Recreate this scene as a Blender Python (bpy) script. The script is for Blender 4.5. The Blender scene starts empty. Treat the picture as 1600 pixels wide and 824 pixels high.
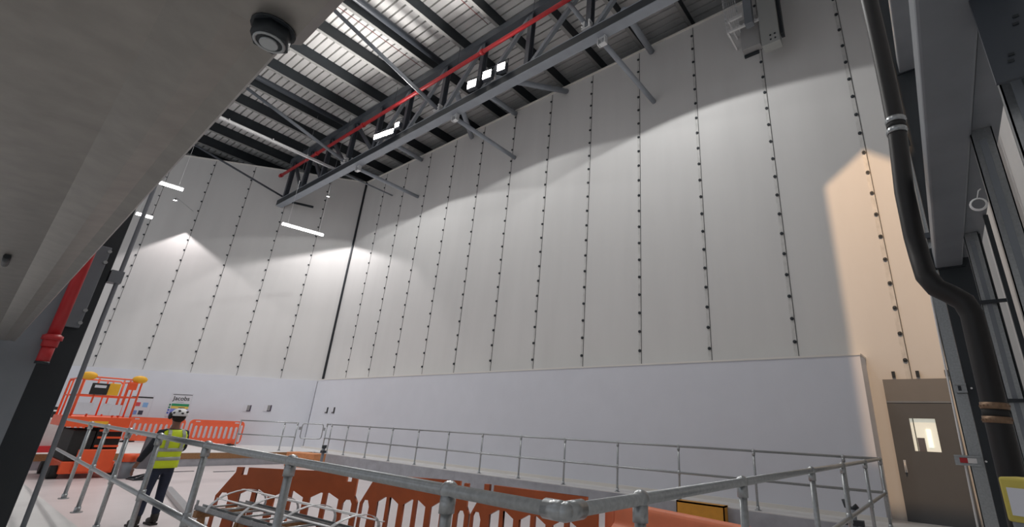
import bpy, bmesh, math, random
from mathutils import Vector, Matrix
random.seed(4)
S = bpy.context.scene
COL = S.collection
R = math.radians

# ------------------------------------------------------------------ camera
FPX, YAW, PITCH, ROLL = 732.16, 0.6564139, 0.3557310, 0.0467253
CAM = Vector((0, 0, 1.36))
PPX, PPY = 896.21, 398.89
_f = Vector((-math.sin(YAW)*math.cos(PITCH), math.cos(YAW)*math.cos(PITCH), math.sin(PITCH)))
_r0 = Vector((math.cos(YAW), math.sin(YAW), 0)); _u0 = _r0.cross(_f)
_r = _r0*math.cos(ROLL) + _u0*math.sin(ROLL)
_u = -_r0*math.sin(ROLL) + _u0*math.cos(ROLL)
cd = bpy.data.cameras.new('camera'); cam = bpy.data.objects.new('camera', cd); COL.objects.link(cam)
cam.matrix_world = Matrix(((_r.x, _u.x, -_f.x, CAM.x), (_r.y, _u.y, -_f.y, CAM.y), (_r.z, _u.z, -_f.z, CAM.z), (0, 0, 0, 1)))
cd.sensor_width = 36; cd.sensor_fit = 'HORIZONTAL'; cd.lens = 36*FPX/1600
cd.shift_x = -(PPX-800)/1600; cd.shift_y = (PPY-412)/1600
cd.clip_start = 0.05; cd.clip_end = 200
S.camera = cam

# ------------------------------------------------------------------ world, exposure
W = bpy.data.worlds.new('world'); S.world = W; W.use_nodes = True
W.node_tree.nodes['Background'].inputs[0].default_value = (0.93, 0.95, 1.0, 1)
W.node_tree.nodes['Background'].inputs[1].default_value = 0.42
S.view_settings.view_transform = 'Standard'; S.view_settings.look = 'None'
S.view_settings.gamma = 1; S.view_settings.use_curve_mapping = False
S.view_settings.exposure = 0.0

# ------------------------------------------------------------------ hall lighting
def lamp(name, kind, loc, target, power, color=(1, 1, 1), **kw):
    d = bpy.data.lights.new(name, kind); d.energy = power; d.color = color
    for k, v in kw.items(): setattr(d, k, v)
    o = bpy.data.objects.new(name, d); COL.objects.link(o); o.location = loc
    o.rotation_euler = (Vector(target)-Vector(loc)).to_track_quat('-Z', 'Y').to_euler()
    return o
# unseen spots just under the truss, cut off low to shape the wall light
for x, w_, hb_ in ((-21.6, 170, 75), (-17.0, 370, 75.5), (-11.0, 260, 79), (-4.6, 480, 75.5)):
    lamp('unseen_hall_spot', 'SPOT', (x, 8.0, 12.1), (x, 8.0, 0), w_, (1, 0.995, 0.98), spot_size=R(2*hb_), spot_blend=0.03, shadow_soft_size=0.10)

# unseen spots added nearer the viewer to brighten floor and lower walls
for x, w_ in ((-24, 1250), (-17, 1000), (-10, 340), (-3, 230)):
    lamp('unseen_hall_spot', 'SPOT', (x, 3.6, 14.2), (x, 3.9, 0), w_, (1, 0.97, 0.96), spot_size=R(98), spot_blend=0.8, shadow_soft_size=0.3)

# ------------------------------------------------------------------ helpers
def at_y(px, py, Y):
    d = _r*(px-PPX) - _u*(py-PPY) + _f*FPX
    return CAM + d*((Y-CAM.y)/d.y)
def at_z(px, py, Z):
    d = _r*(px-PPX) - _u*(py-PPY) + _f*FPX
    return CAM + d*((Z-CAM.z)/d.z)

MATS = {}
def mat(name, color, rough=0.6, metal=0.0, noise=0.0, scale=8.0, emit=None, bump=0.0, stretch=None, alpha=None):
    if name in MATS: return MATS[name]
    m = bpy.data.materials.new(name); m.use_nodes = True; nt = m.node_tree; b = nt.nodes['Principled BSDF']
    b.inputs['Roughness'].default_value = rough; b.inputs['Metallic'].default_value = metal
    c = (*color, 1)
    b.inputs['Base Color'].default_value = c
    if noise > 0 or bump > 0:
        tc = nt.nodes.new('ShaderNodeTexCoord'); mp = nt.nodes.new('ShaderNodeMapping')
        mp.inputs['Scale'].default_value = stretch or (1, 1, 1)
        n = nt.nodes.new('ShaderNodeTexNoise'); n.inputs['Scale'].default_value = scale; n.inputs['Detail'].default_value = 5
        nt.links.new(tc.outputs['Object'], mp.inputs[0]); nt.links.new(mp.outputs[0], n.inputs[0])
        if noise > 0:
            r = nt.nodes.new('ShaderNodeValToRGB')
            r.color_ramp.elements[0].position = 0.3; r.color_ramp.elements[1].position = 0.7
            r.color_ramp.elements[0].color = (*[max(0, v*(1-noise)) for v in color], 1)
            r.color_ramp.elements[1].color = (*[min(1, v*(1+noise)) for v in color], 1)
            nt.links.new(n.outputs[0], r.inputs[0]); nt.links.new(r.outputs[0], b.inputs['Base Color'])
        if bump > 0:
            bp = nt.nodes.new('ShaderNodeBump'); bp.inputs['Strength'].default_value = bump; bp.inputs['Distance'].default_value = 0.02
            nt.links.new(n.outputs[0], bp.inputs['Height']); nt.links.new(bp.outputs[0], b.inputs['Normal'])
    if emit:
        b.inputs['Emission Color'].default_value = (*emit[:3], 1); b.inputs['Emission Strength'].default_value = emit[3]
    MATS[name] = m; return m
M_CLAD = mat('fabric_cladding', (0.635, 0.63, 0.62), 0.85, noise=0.035, scale=1.2, stretch=(1, 1, 0.15), bump=0.08)
M_WALL = mat('painted_board', (0.67, 0.69, 0.745), 0.6, noise=0.02, scale=1.5)
M_COPE = mat('coping_strip', (0.72, 0.70, 0.66), 0.6)
M_FLOOR = mat('resin_floor', (0.66, 0.60, 0.60), 0.35, noise=0.05, scale=1.2)
M_WALK = mat('walkway_floor', (0.66, 0.65, 0.64), 0.5, noise=0.05, scale=2)
M_CONC = mat('grey_concrete', (0.36, 0.37, 0.40), 0.8, noise=0.12, scale=4, bump=0.2)
M_STEEL = mat('dark_painted_steel', (0.060, 0.070, 0.085), 0.45, noise=0.08, scale=3)
M_TRUSS = mat('blue_grey_truss_paint', (0.30, 0.33, 0.37), 0.45, noise=0.06, scale=3)
M_BLACK = mat('black_steel', (0.020, 0.026, 0.032), 0.5, noise=0.1, scale=3)
M_GREY = mat('grey_painted_steel', (0.20, 0.22, 0.245), 0.45, noise=0.07, scale=3)
M_GALV = mat('galvanised_steel', (0.40, 0.42, 0.43), 0.34, 0.85, noise=0.12, scale=45, stretch=(1, 1, 1), bump=0.03)
M_GALVD = mat('galvanised_sheet', (0.30, 0.285, 0.265), 0.38, 0.6, noise=0.10, scale=18, bump=0.05)
M_DECK = mat('roof_deck', (0.70, 0.70, 0.69), 0.6, 0.0, noise=0.04, scale=2)
M_RED = mat('red_pipe', (0.50, 0.025, 0.03), 0.4, noise=0.1, scale=6)
M_ORANGE = mat('orange_plastic', (0.44, 0.095, 0.022), 0.45, noise=0.10, scale=5)
M_ORANGEB = mat('bright_orange_plastic', (0.85, 0.13, 0.05), 0.45, noise=0.06, scale=5)
M_ORANGEF = mat('faded_orange_plastic', (0.80, 0.23, 0.11), 0.5, noise=0.08, scale=5)
M_LIFT = mat('orange_machine_paint', (0.86, 0.11, 0.03), 0.4, noise=0.05, scale=4)
M_YEL = mat('yellow_plastic', (0.85, 0.45, 0.03), 0.5, noise=0.05, scale=4)
M_WOOD = mat('timber', (0.30, 0.16, 0.07), 0.7, noise=0.2, scale=6, stretch=(1, 6, 6))
M_PLY = mat('orange_board', (0.62, 0.26, 0.11), 0.7, noise=0.12, scale=6)
M_RUB = mat('black_rubber', (0.02, 0.02, 0.02), 0.8, noise=0.1, scale=9)
M_WHITE = mat('white_plastic', (0.8, 0.8, 0.8), 0.5, noise=0.02, scale=4)
M_WIRE = mat('zinc_wire', (0.72, 0.73, 0.74), 0.35, 0.4, noise=0.05, scale=20)
M_DOOR = mat('door_grey', (0.105, 0.108, 0.112), 0.5, noise=0.04, scale=3)
M_DOORP = mat('door_panel_grey', (0.19, 0.185, 0.18), 0.5, noise=0.03, scale=3)
M_PIPE = mat('black_pipe', (0.007, 0.0062, 0.0068), 0.5, noise=0.12, scale=4)
M_LED = mat('led_diffuser', (1, 1, 1), 0.5, emit=(1, 0.98, 0.96, 9))
M_FLOOD = mat('flood_glass', (1, 1, 1), 0.5, emit=(1, 0.93, 0.88, 40))
M_DULL = mat('grey_panel', (0.14, 0.135, 0.15), 0.6, noise=0.08, scale=5)
M_INK = mat('black_print', (0.02, 0.02, 0.02), 0.7, noise=0.02)
M_PAPER = mat('white_card', (0.66, 0.67, 0.72), 0.6, noise=0.02)
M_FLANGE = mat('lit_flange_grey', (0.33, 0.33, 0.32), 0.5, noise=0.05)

class MB:
    def __init__(s): s.bm = bmesh.new()
    def box(s, a, b):
        x0, y0, z0 = [min(a[i], b[i]) for i in range(3)]; x1, y1, z1 = [max(a[i], b[i]) for i in range(3)]
        v = [s.bm.verts.new(p) for p in ((x0, y0, z0), (x1, y0, z0), (x1, y1, z0), (x0, y1, z0), (x0, y0, z1), (x1, y0, z1), (x1, y1, z1), (x0, y1, z1))]
        for q in ((0, 3, 2, 1), (4, 5, 6, 7), (0, 1, 5, 4), (1, 2, 6, 5), (2, 3, 7, 6), (3, 0, 4, 7)): s.bm.faces.new([v[i] for i in q])
        return s
    def beam(s, a, b, w, h, up=(0, 0, 1)):   # rectangular bar from a to b
        a, b = Vector(a), Vector(b); d = (b-a).normalized(); up = Vector(up)
        if abs(d.dot(up)) > 0.98: up = Vector((0, 1, 0))
        sx = d.cross(up).normalized(); sz = sx.cross(d).normalized()
        v = []
        for p in (a, b):
            for i, j in ((-1, -1), (1, -1), (1, 1), (-1, 1)): v.append(s.bm.verts.new(p+sx*w/2*i+sz*h/2*j))
        for q in ((3, 2, 1, 0), (4, 5, 6, 7), (0, 1, 5, 4), (1, 2, 6, 5), (2, 3, 7, 6), (3, 0, 4, 7)): s.bm.faces.new([v[i] for i in q])
        return s
    def ibeam(s, a, b, w, h, t=0.02, up=(0, 0, 1)):
        a, b = Vector(a), Vector(b); d = (b-a).normalized(); upv = Vector(up)
        if abs(d.dot(upv)) > 0.98: upv = Vector((0, 1, 0))
        sx = d.cross(upv).normalized(); sz = sx.cross(d).normalized()
        s.beam(a+sz*(h/2-t/2), b+sz*(h/2-t/2), w, t, upv); s.beam(a-sz*(h/2-t/2), b-sz*(h/2-t/2), w, t, upv)
        s.beam(a, b, t, h-2*t, upv); return s
    def tube(s, pts, r, n=12, caps=True, r2=None, closed=False):
        pts = [Vector(p) for p in pts]; rings = []; N = len(pts); prev = None
        for i, p in enumerate(pts):
            if closed: t = (pts[(i+1) % N]-pts[i-1]).normalized()
            else:
                t = Vector((0, 0, 0))
                if i > 0: t += (pts[i]-pts[i-1]).normalized()
                if i < N-1: t += (pts[i+1]-pts[i]).normalized()
                t = t.normalized()
            if prev is None:
                ref = Vector((0, 0, 1)) if abs(t.z) < 0.9 else Vector((1, 0, 0)); sx = t.cross(ref).normalized()
            else: sx = (prev - t*prev.dot(t)).normalized()
            prev = sx; sy = t.cross(sx)
            rr = r if r2 is None else r + (r2-r)*i/(N-1)
            rings.append([s.bm.verts.new(p+(sx*math.cos(2*math.pi*k/n)+sy*math.sin(2*math.pi*k/n))*rr) for k in range(n)])
        for i in range(N if closed else N-1):
            A, B = rings[i], rings[(i+1) % N]
            for k in range(n):
                f = s.bm.faces.new((A[k], A[(k+1) % n], B[(k+1) % n], B[k])); f.smooth = True
        if caps and not closed:
            s.bm.faces.new(rings[0][::-1]); s.bm.faces.new(rings[-1])
        return s
    def ball(s, c, r, sq=(1, 1, 1), u=12, v=8):
        m = Matrix.Translation(c) @ Matrix.Diagonal((r*sq[0], r*sq[1], r*sq[2], 1))
        g = bmesh.ops.create_uvsphere(s.bm, u_segments=u, v_segments=v, radius=1, matrix=m)
        for vv in g['verts']:
            for f in vv.link_faces: f.smooth = True
        return s
    def prism(s, poly, origin, ux, uy, depth):   # polygon in plane (ux,uy) extruded along depth vector
        origin, ux, uy, depth = map(Vector, (origin, ux, uy, depth))
        A = [s.bm.verts.new(origin+ux*x+uy*y) for x, y in poly]; B = [s.bm.verts.new(v.co+depth) for v in A]
        n = len(A); s.bm.faces.new(A[::-1]); s.bm.faces.new(B)
        for i in range(n): s.bm.faces.new((A[i], A[(i+1) % n], B[(i+1) % n], B[i]))
        return s
    def build(s, name, m, parent=None, bevel=0, loc=None):
        bmesh.ops.recalc_face_normals(s.bm, faces=s.bm.faces[:])
        me = bpy.data.meshes.new(name); s.bm.to_mesh(me); s.bm.free()
        me.materials.append(m); o = bpy.data.objects.new(name, me); COL.objects.link(o)
        if parent: o.parent = parent
        if bevel:
            bv = o.modifiers.new('bevel', 'BEVEL'); bv.width = bevel; bv.segments = 2; bv.limit_method = 'ANGLE'
        return o
def tag(o, label=None, cat=None, group=None, kind=None):
    if label: o['label'] = label
    if cat: o['category'] = cat
    if group: o['group'] = group
    if kind: o['kind'] = kind
    return o
def thing(name, label, cat, loc=(0, 0, 0), rz=0, group=None):
    o = bpy.data.objects.new(name, None); COL.objects.link(o); o.location = loc; o.rotation_euler = (0, 0, rz)
    o.empty_display_size = 0.2
    return tag(o, label, cat, group)
def struct(o, label=None): 
    o['kind'] = 'structure'
    if label: o['label'] = label
    return o
def copy_tree(o, parent=None):
    c = o.copy(); COL.objects.link(c)
    if parent: c.parent = parent
    for ch in list(o.children): copy_tree(ch, c)
    return c
def flat(poly, holes, thick):     # 2D outline with holes, extruded: a mesh standing in XZ, thickness in Y
    cu = bpy.data.curves.new('outline', 'CURVE'); cu.dimensions = '2D'; cu.fill_mode = 'BOTH'; cu.extrude = thick/2
    for pl in [poly]+holes:
        sp = cu.splines.new('POLY'); sp.points.add(len(pl)-1)
        for i, (x, y) in enumerate(pl): sp.points[i].co = (x, y, 0, 1)
        sp.use_cyclic_u = True
    ob = bpy.data.objects.new('outline', cu); COL.objects.link(ob)
    dg = bpy.context.evaluated_depsgraph_get(); me = bpy.data.meshes.new_from_object(ob.evaluated_get(dg))
    bpy.data.objects.remove(ob); bpy.data.curves.remove(cu)
    me.transform(Matrix.Rotation(R(90), 4, 'X')); return me
def meshobj(name, me, m, parent=None):
    me.materials.clear(); me.materials.append(m); o = bpy.data.objects.new(name, me); COL.objects.link(o)
    if parent: o.parent = parent
    return o
def text(name, body, size, m, mw, parent=None, sx=1.0):
    cu = bpy.data.curves.new(name, 'FONT'); cu.body = body; cu.size = size; cu.extrude = 0.002; cu.align_x = 'CENTER'; cu.offset = 0.004
    ob = bpy.data.objects.new(name, cu); COL.objects.link(ob)
    dg = bpy.context.evaluated_depsgraph_get(); me = bpy.data.meshes.new_from_object(ob.evaluated_get(dg))
    bpy.data.objects.remove(ob)
    me.transform(mw @ Matrix.Diagonal((sx, 1, 1, 1)))
    return meshobj(name, me, m, parent)

# ------------------------------------------------------------------ the building
YW, YL, ZL, ZT = 12.0, 11.4, 3.09, 14.48          # cladding plane, white wall face, ledge, cladding top
CX = -24.89                                        # corner
LD = Vector((0.631, 0.776, 0)); LN = Vector((0.776, -0.631, 0))
CORN = Vector((CX, YW, 0))
def lw(s, z, off=0.0): return CORN - LD*s + LN*off + Vector((0, 0, z))   # point on the left wall, s metres from the corner
# pit floor, walkway slabs
PX0, PX1, PY0, PY1, PZ = -21.4, -1.0, 1.62, 10.62, -0.44
b = MB(); b.box((PX0-0.4, PY0-0.4, PZ-0.3), (PX1+0.4, PY1+0.4, PZ)); struct(b.build('floor', M_FLOOR))
b = MB()
b.box((-36, PY1, -0.5), (8, 15, 0)); b.box((-36, -6, -0.5), (8, PY0, 0)); b.box((-36, PY0, -0.5), (PX0, PY1, 0)); b.box((PX1, PY0, -0.5), (8, PY1, 0))
struct(b.build('floor_walkway', M_WALK))
b = MB()                                             # upstand lining of the pit
b.box((PX0, PY1-0.012, PZ), (PX1, PY1+0.005, -0.02)); b.box((PX0-0.005, PY0, PZ), (PX0+0.012, PY1, -0.20)); b.box((PX1-0.012, PY0, PZ), (PX1+0.005, PY1, -0.02)); b.box((PX0, PY0-0.005, PZ), (PX1, PY0+0.012, -0.02))
struct(b.build('trim_1', M_CONC), 'grey concrete upstand around the sunken floor')
b = MB(); b.box((PX0-0.02, PY0, -0.20), (PX0+0.03, PY1-0.1, -0.01)); struct(b.build('trim_2', M_WOOD), 'brown timber edge board on the left side of the sunken floor')
b = MB(); b.box((CX+0.6, YL-0.02, 0), (-1.14, YL, 0.08)); struct(b.build('baseboard_back', M_COPE))
# back wall
b = MB(); b.box((CX-0.05, YW, 0), (6, YW+0.3, ZT)); struct(b.build('wall_back', M_CLAD))
b = MB(); b.prism([(-24.1, YL), (-1.17, YL), (-1.17+0.03, YW-0.005), (-24.6, YW-0.005)], (0, 0, 0), (1, 0, 0), (0, 1, 0), (0, 0, ZL-0.03))
struct(b.build('wall_lower', M_WALL), 'white painted lower wall projecting below the cladding')
b = MB(); b.prism([(-24.1, YL-0.015), (-1.155, YL-0.015), (-1.125, YW-0.003), (-24.6, YW-0.003)], (0, 0, ZL-0.03), (1, 0, 0), (0, 1, 0), (0, 0, 0.04))
struct(b.build('trim_3', M_COPE), 'cream coping strip along the top of the white lower wall')
# left wall
def slab(p, q, z0, z1, th):
    poly = [(p.x, p.y), (q.x, q.y), (q.x-LN.x*th, q.y-LN.y*th), (p.x-LN.x*th, p.y-LN.y*th)]
    return MB().prism(poly, (0, 0, z0), (1, 0, 0), (0, 1, 0), (0, 0, z1-z0))
struct(slab(lw(0, 0), lw(22, 0), 0, ZT, 0.3).build('wall_left', M_CLAD))
struct(slab(lw(0.2, 0, 0.24), lw(22, 0, 0.24), 0, ZL-0.02, 0.235).build('wall_left_lower', M_WALL), 'white painted lower part of the left wall')
b = MB(); b.tube([(CX+0.05, YW-0.05, ZL), (CX+0.05, YW-0.05, ZT)], 0.055, 8); struct(b.build('trim_4', M_BLACK), 'dark corner joint between the two clad walls')
b = MB(); b.beam((CX, YW-0.02, ZT+0.01), (6, YW-0.02, ZT+0.01), 0.08, 0.05); struct(b.build('trim_5', M_COPE), 'pale edge strip along the top of the back cladding')
b = MB(); b.beam(lw(0, ZT+0.01, 0.02), lw(22, ZT+0.01, 0.02), 0.08, 0.05); struct(b.build('trim_6', M_COPE), 'pale edge strip along the top of the left cladding')
# outer shell beyond
b = MB(); b.box((-42, 15, 0), (8, 15.2, 17)); b.box((-42, -8, 0), (-41.8, 15, 17)); struct(b.build('wall_outer', M_BLACK), 'dark outer wall beyond the top of the cladding')
# cladding seams with fastening clips
clipb = MB(); clipb.tube([(0, 0.0, 0), (0, -0.028, 0)], 0.042, 10); clipb.ball((0, -0.028, 0), 0.026, (1, 0.5, 1), 8, 6)
clip0 = clipb.build('fastening_clip', M_BLACK)
M_SEAM = mat('seam_tape', (0.55, 0.545, 0.53), 0.5, noise=0.12, scale=14, stretch=(1, 1, 0.4), bump=0.5)
M_LINE = mat('seam_dark_line', (0.10, 0.10, 0.10), 0.9)  # dark line beside each seam tape
used = False; TN = [7]
def seam(pos, rz, where, tape, zoff, z0=None):
    global used
    z0 = z0 or ZL+0.03
    e = bpy.data.objects.new('trim_%d' % TN[0], None); TN[0] += 1; COL.objects.link(e); e.location = (pos.x, pos.y, 0); e.rotation_euler = (0, 0, rz)
    struct(e, where)
    w = 0.05 + 0.035*tape
    b = MB(); b.box((-w/2, -0.008, z0), (w/2, 0, ZT-0.05)); b.build('seam_tape', M_SEAM if tape > .3 else M_CLAD, e)
    b = MB(); b.box((w/2, -0.010, z0), (w/2+0.016, 0, ZT-0.05)); b.build('joint_line', M_LINE, e)
    z = zoff
    while z < ZT-0.1:
        if z > z0+0.03:
            c = clip0 if not used else clip0.copy()
            if used: COL.objects.link(c)
            used = True; c.parent = e; c.location = (0, -0.008, z)
        z += 0.557
SX = [-22.77, -20.79, -18.81, -16.82, -14.83, -12.82, -10.78, -8.73, -6.67, -4.60, -2.51, -0.43]
ORD = ['second', 'third', 'fourth', 'fifth', 'sixth', 'seventh', 'eighth', 'ninth', 'tenth', 'eleventh', 'twelfth']
for i, x in enumerate(SX):
    seam(Vector((x, YW, 0)), 0, 'dotted panel seam on the back wall, %s from the corner' % (['first']+ORD)[i], i/10, 3.50-0.557*(0 if i < 11 else 1)+0.03*(i % 3), 3.12 if i < 11 else 2.62)
for i in range(9):
    s = 1.98+1.965*i
    seam(lw(s, 0), math.atan2(LD.y, LD.x), 'dotted panel seam on the left wall, %s from the corner' % (['first']+ORD)[i], 0.0, 3.51+0.02*i)

# roof deck: trapezoidal ribs running along X
def deck():
    bm = bmesh.new(); prof = []; y = -7.0; p = 0.30
    while y < 15:
        prof += [(y, 16.05), (y+0.21, 16.05), (y+0.215, 16.22), (y+0.285, 16.22)]; y += p
    A = [bm.verts.new((-42, y, z)) for y, z in prof]; B = [bm.verts.new((8, y, z)) for y, z in prof]
    for i in range(len(prof)-1): bm.faces.new((A[i], A[i+1], B[i+1], B[i]))
    me = bpy.data.meshes.new('ceiling'); bm.to_mesh(me); bm.free(); me.materials.append(M_DECK)
    o = bpy.data.objects.new('ceiling', me); COL.objects.link(o)
    so = o.modifiers.new('thickness', 'SOLIDIFY'); so.thickness = 0.02; so.offset = 1
    return struct(o)
deck()
# purlins
px = 2.97; k = 0
PUR = []
while px > -40:
    e = thing('roof_purlin', '', 'beam', (px, 4, 15.7), group='roof purlins')
    b = MB(); b.box((-0.012, -11, -0.23), (0.012, 11, 0.34)); b.build('web', M_BLACK, e)  # black web, deepened to stand in for shade on the deck beside it
    b = MB(); b.box((-0.07, -11, -0.25), (0.07, 11, -0.23)); b.build('flange', M_FLANGE, e)  # flange grey lightened to stand in for light from below
    PUR.append(e); px -= 1.979
for i, e in enumerate(PUR):
    e['label'] = 'dark steel roof purlin spanning across above the truss under the ribbed roof deck'
for x, l in ((-14.2, 'round dark steel tube running up the roof between the purlins, right of the pair'), (-21.85, 'round dark steel tube running up the roof between the purlins, left of the pair')):
    b = MB(); b.tube([(x, -6, 15.45), (x, 9.0, 15.45)], 0.13, 16); o = b.build('roof_tube', M_STEEL); tag(o, l, 'tube')
# small services pipes beside purlins
for i, x in enumerate((-15.10, -11.10, -9.10)):
    b = MB(); b.tube([(x, -6, 15.44), (x, 8.5, 15.44)], 0.013, 8); tag(b.build('sprinkler_branch', mat('dark_red', (0.16, 0.02, 0.02), 0.6)), 'thin red sprinkler branch pipe under the roof, %s' % ('leftmost of the three', 'middle of the three', 'rightmost of the three')[i], 'pipe', 'thin red branch pipes')

# ------------------------------------------------------------------ main truss
TY = 8.7
t = thing('roof_truss', 'long dark grey steel lattice truss crossing in front of the clad wall', 'truss', (-15, TY, 12.2))
def loc(p): return (p[0]+15, p[1]-TY, p[2]-12.2)
XL, XR = -27.45, 4.0
b = MB(); b.box(loc((XL, TY-0.15, 12.18)), loc((XR, TY+0.17, 12.21))); b.box(loc((XL, TY-0.15, 12.50)), loc((XR, TY+0.17, 12.53))); 
b.build('bottom_chord', M_TRUSS, t)
b = MB(); b.box(loc((XL, TY-0.147, 12.21)), loc((XR, TY-0.12, 12.5))); b.build('chord_web', M_BLACK, t)  # side plate coloured black for the shade on the chord's side
b = MB(); b.box(loc((XL+0.3, TY-0.15, 14.75)), loc((XR, TY+0.15, 15.05))); b.build('top_chord', M_STEEL, t)
nodes = [-26.9, -24.85, -22.75, -20.4, -18.1, -15.9, -13.5, -11.35, -9.0, -6.5, -4.2, -1.9, 0.4]
for i, x in enumerate(nodes):
    MB().ibeam(loc((x, TY, 12.5)), loc((x+0.03, TY, 14.8)), 0.18, 0.2, 0.02).build('vertical', M_STEEL, t)
for i in range(len(nodes)-1):
    a, c = nodes[i], nodes[i+1]
    if i < 4: p, q = (a+0.1, TY, 14.75), (c-0.15, TY, 12.55)
    else: p, q = (a+0.15, TY, 12.55), (c-0.1, TY, 14.75)
    if i % 2 == 1 and i > 4: pass
    MB().beam(loc(p), loc(q), 0.12, 0.14).build('diagonal', M_GREY if i > 3 else M_STEEL, t)
for i, x in enumerate((-20.4, -13.5, -6.48)):
    b = MB(); b.box(loc((x-0.16, TY-0.22, 12.53)), loc((x+0.16, TY+0.02, 12.56)))
    for dx in (-0.09, 0.09):
        b.box(loc((x+dx-0.02, TY-0.2, 12.55)), loc((x+dx+0.02, TY-0.02, 12.85)))
    for dx in (-0.13, 0.13):
        for dz in (12.62, 12.76): b.tube([loc((x+dx, TY-0.25, dz)), loc((x+dx, TY-0.1, dz))], 0.028, 8)
    b.build('node_bracket', M_WIRE, t)
# braces from nodes back towards the viewer's side, up to the roof
for (x, px_, py_, nm) in ((-27.0, 295, 221, 'leftmost, over the left wall'), (-20.4, 382, 135, 'second from the left'), (-13.5, 512, 6, 'third from the left'), (-6.48, 885, 0, 'rightmost, near the top edge')):
    p = Vector((x, TY-0.1, 12.65)); q = at_z(px_, py_, 15.4)
    if x == -27.0: q = at_z(px_, py_, 14.0)
    if x == -6.48: q = at_z(885, 0, 14.2)
    if x == -6.48: q = p + (q-p)*1.25
    b = MB(); b.tube([p, q], 0.075 if x > -27 else 0.05, 14); tag(b.build('knee_brace', M_GREY if x > -27 else M_STEEL), 'round grey brace rising from the truss to the roof, ' + nm, 'brace')
# horizontal props from the bottom chord to the wall
for (x, y0, nm) in ((-6.07, 8.75, 'rightmost of the three long props'), (-12.62, 8.75, 'middle of the three long props'), (-19.33, 8.75, 'leftmost of the three long props')):
    e = thing('wall_prop', 'grey round steel prop between truss and back wall, ' + nm, 'prop', (x, y0, 12.02), group='long wall props')
    MB().tube([(0, 0.1, 0), (0, YW-y0, 0)], 0.085, 16).build('tube', M_TRUSS, e)
    b = MB(); b.box((-0.1, -0.02, -0.1), (0.1, 0.12, -0.08)); b.box((-0.1, -0.02, 0.08), (0.1, 0.12, 0.17))
    for dx in (-0.12, 0.12): b.box((dx-0.015, -0.05, -0.12), (dx+0.015, 0.1, 0.15))
    b.build('clevis', M_WIRE, e)
for i, (p, q, nm) in enumerate((((806, 178), (768, 152), 'above the fifth wall bay'), ((886, 143), (813, 129), 'slanting right above the wall'), ((737, 215), (722, 170), 'short and steep'), ((1018, 81), (990, 39), 'nearest the cable tray'), ((659, 250), (624, 230), 'furthest left above the wall'))):
    a = at_y(p[0], p[1], YW); c = at_y(q[0], q[1], 10.0); c = a+(c-a)*1.45
    b = MB(); b.tube([a, c], 0.11, 16); tag(b.build('roof_strut', M_TRUSS), 'grey strut end at the top of the back wall, ' + nm, 'strut', 'struts over the top of the back wall')
b = MB(); b.beam((-26.6, TY+0.2, 12.35), (-26.15, 9.95, 12.35), 0.1, 0.1); tag(b.build('end_strut', M_BLACK), 'short black strut beyond the left end of the truss', 'strut')
# red main pipe
e = thing('sprinkler_main', 'long red sprinkler main pipe running along the truss', 'pipe', (-15, 8.35, 13.95))
MB().tube([(-12.5, 0, 0), (14.9, 0, 0)], 0.075, 14).build('pipe', M_RED, e)
for x in (-12.3, -8.2, -3.9, 0.2, 4.0, 8.2): MB().tube([(x-0.06, 0, 0), (x+0.06, 0, 0)], 0.105, 14).build('coupling', M_RED, e)
for x in (-10.1, -5.4, -1.5, 2.6, 6.4): MB().tube([(x, 0, 0), (x, 0, 1.0)], 0.012, 6).build('hanger_rod', M_STEEL, e)
# conduit/light trunking crossing on the chord
e = thing('light_trunking', 'long pale metal trunking crossing over the truss towards the corner', 'trunking', (-21.7, 4.0, 12.75))
MB().beam((0, -3.0, 0), (0, 5.2, 0), 0.11, 0.10).build('trunking', M_WIRE, e); MB().beam((0, 5.1, -0.02), (0, 7.95, -0.02), 0.06, 0.06).build('tail', M_GREY, e)
for y in (0.2, 1.9, 3.4, 5.0): MB().beam((-0.16, y, 0.03), (0.16, y, 0.03), 0.03, 0.05).build('clamp', M_WIRE, e)

# ------------------------------------------------------------------ flood lights on the truss
def flood(x, y, z, w, h, label, power, rz=0):
    e = thing('flood_light', label, 'flood light', (x, y, z), rz, 'flood lights on the truss')
    b = MB(); b.box((-w/2-0.03, 0, -h/2-0.03), (w/2+0.03, 0.16, h/2+0.03)); b.build('housing', M_STEEL, e, bevel=0.01)
    for s in (-1, 1):
        pass
    b = MB(); b.tube([(-w/2-0.05, 0.08, 0), (-w/2-0.05, 0.10, 0.35), (w/2+0.05, 0.10, 0.35), (w/2+0.05, 0.08, 0)], 0.015, 6); b.build('yoke', M_STEEL, e)
    MB().box((-w/2, -0.012, -h/2), (w/2, 0.0, h/2)).build('lens', M_FLOOD, e)
    o = lamp('flood_glow', 'AREA', (0, -0.04, 0), (0, -5, 0), power, (1, 0.96, 0.92), shape='RECTANGLE', size=w, size_y=h); o.parent = e
    return e
flood(-16.75, 8.30, 12.62, 1.15, 0.22, 'large white flood light on the truss, leftmost and brightest', 380, 0.15)
flood(-15.85, 8.32, 12.74, 0.22, 0.20, 'small flood light just right of the large one on the truss', 60, 0.15)
flood(-11.29, 8.30, 12.63, 0.36, 0.30, 'flood light on the truss, left of the row of three', 130, 0.15)
flood(-10.55, 8.32, 12.70, 0.34, 0.30, 'flood light on the truss, middle of the row of three', 130, 0.15)
flood(-9.86, 8.32, 12.68, 0.30, 0.26, 'flood light on the truss, right of the row of three', 130, 0.15)

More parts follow.
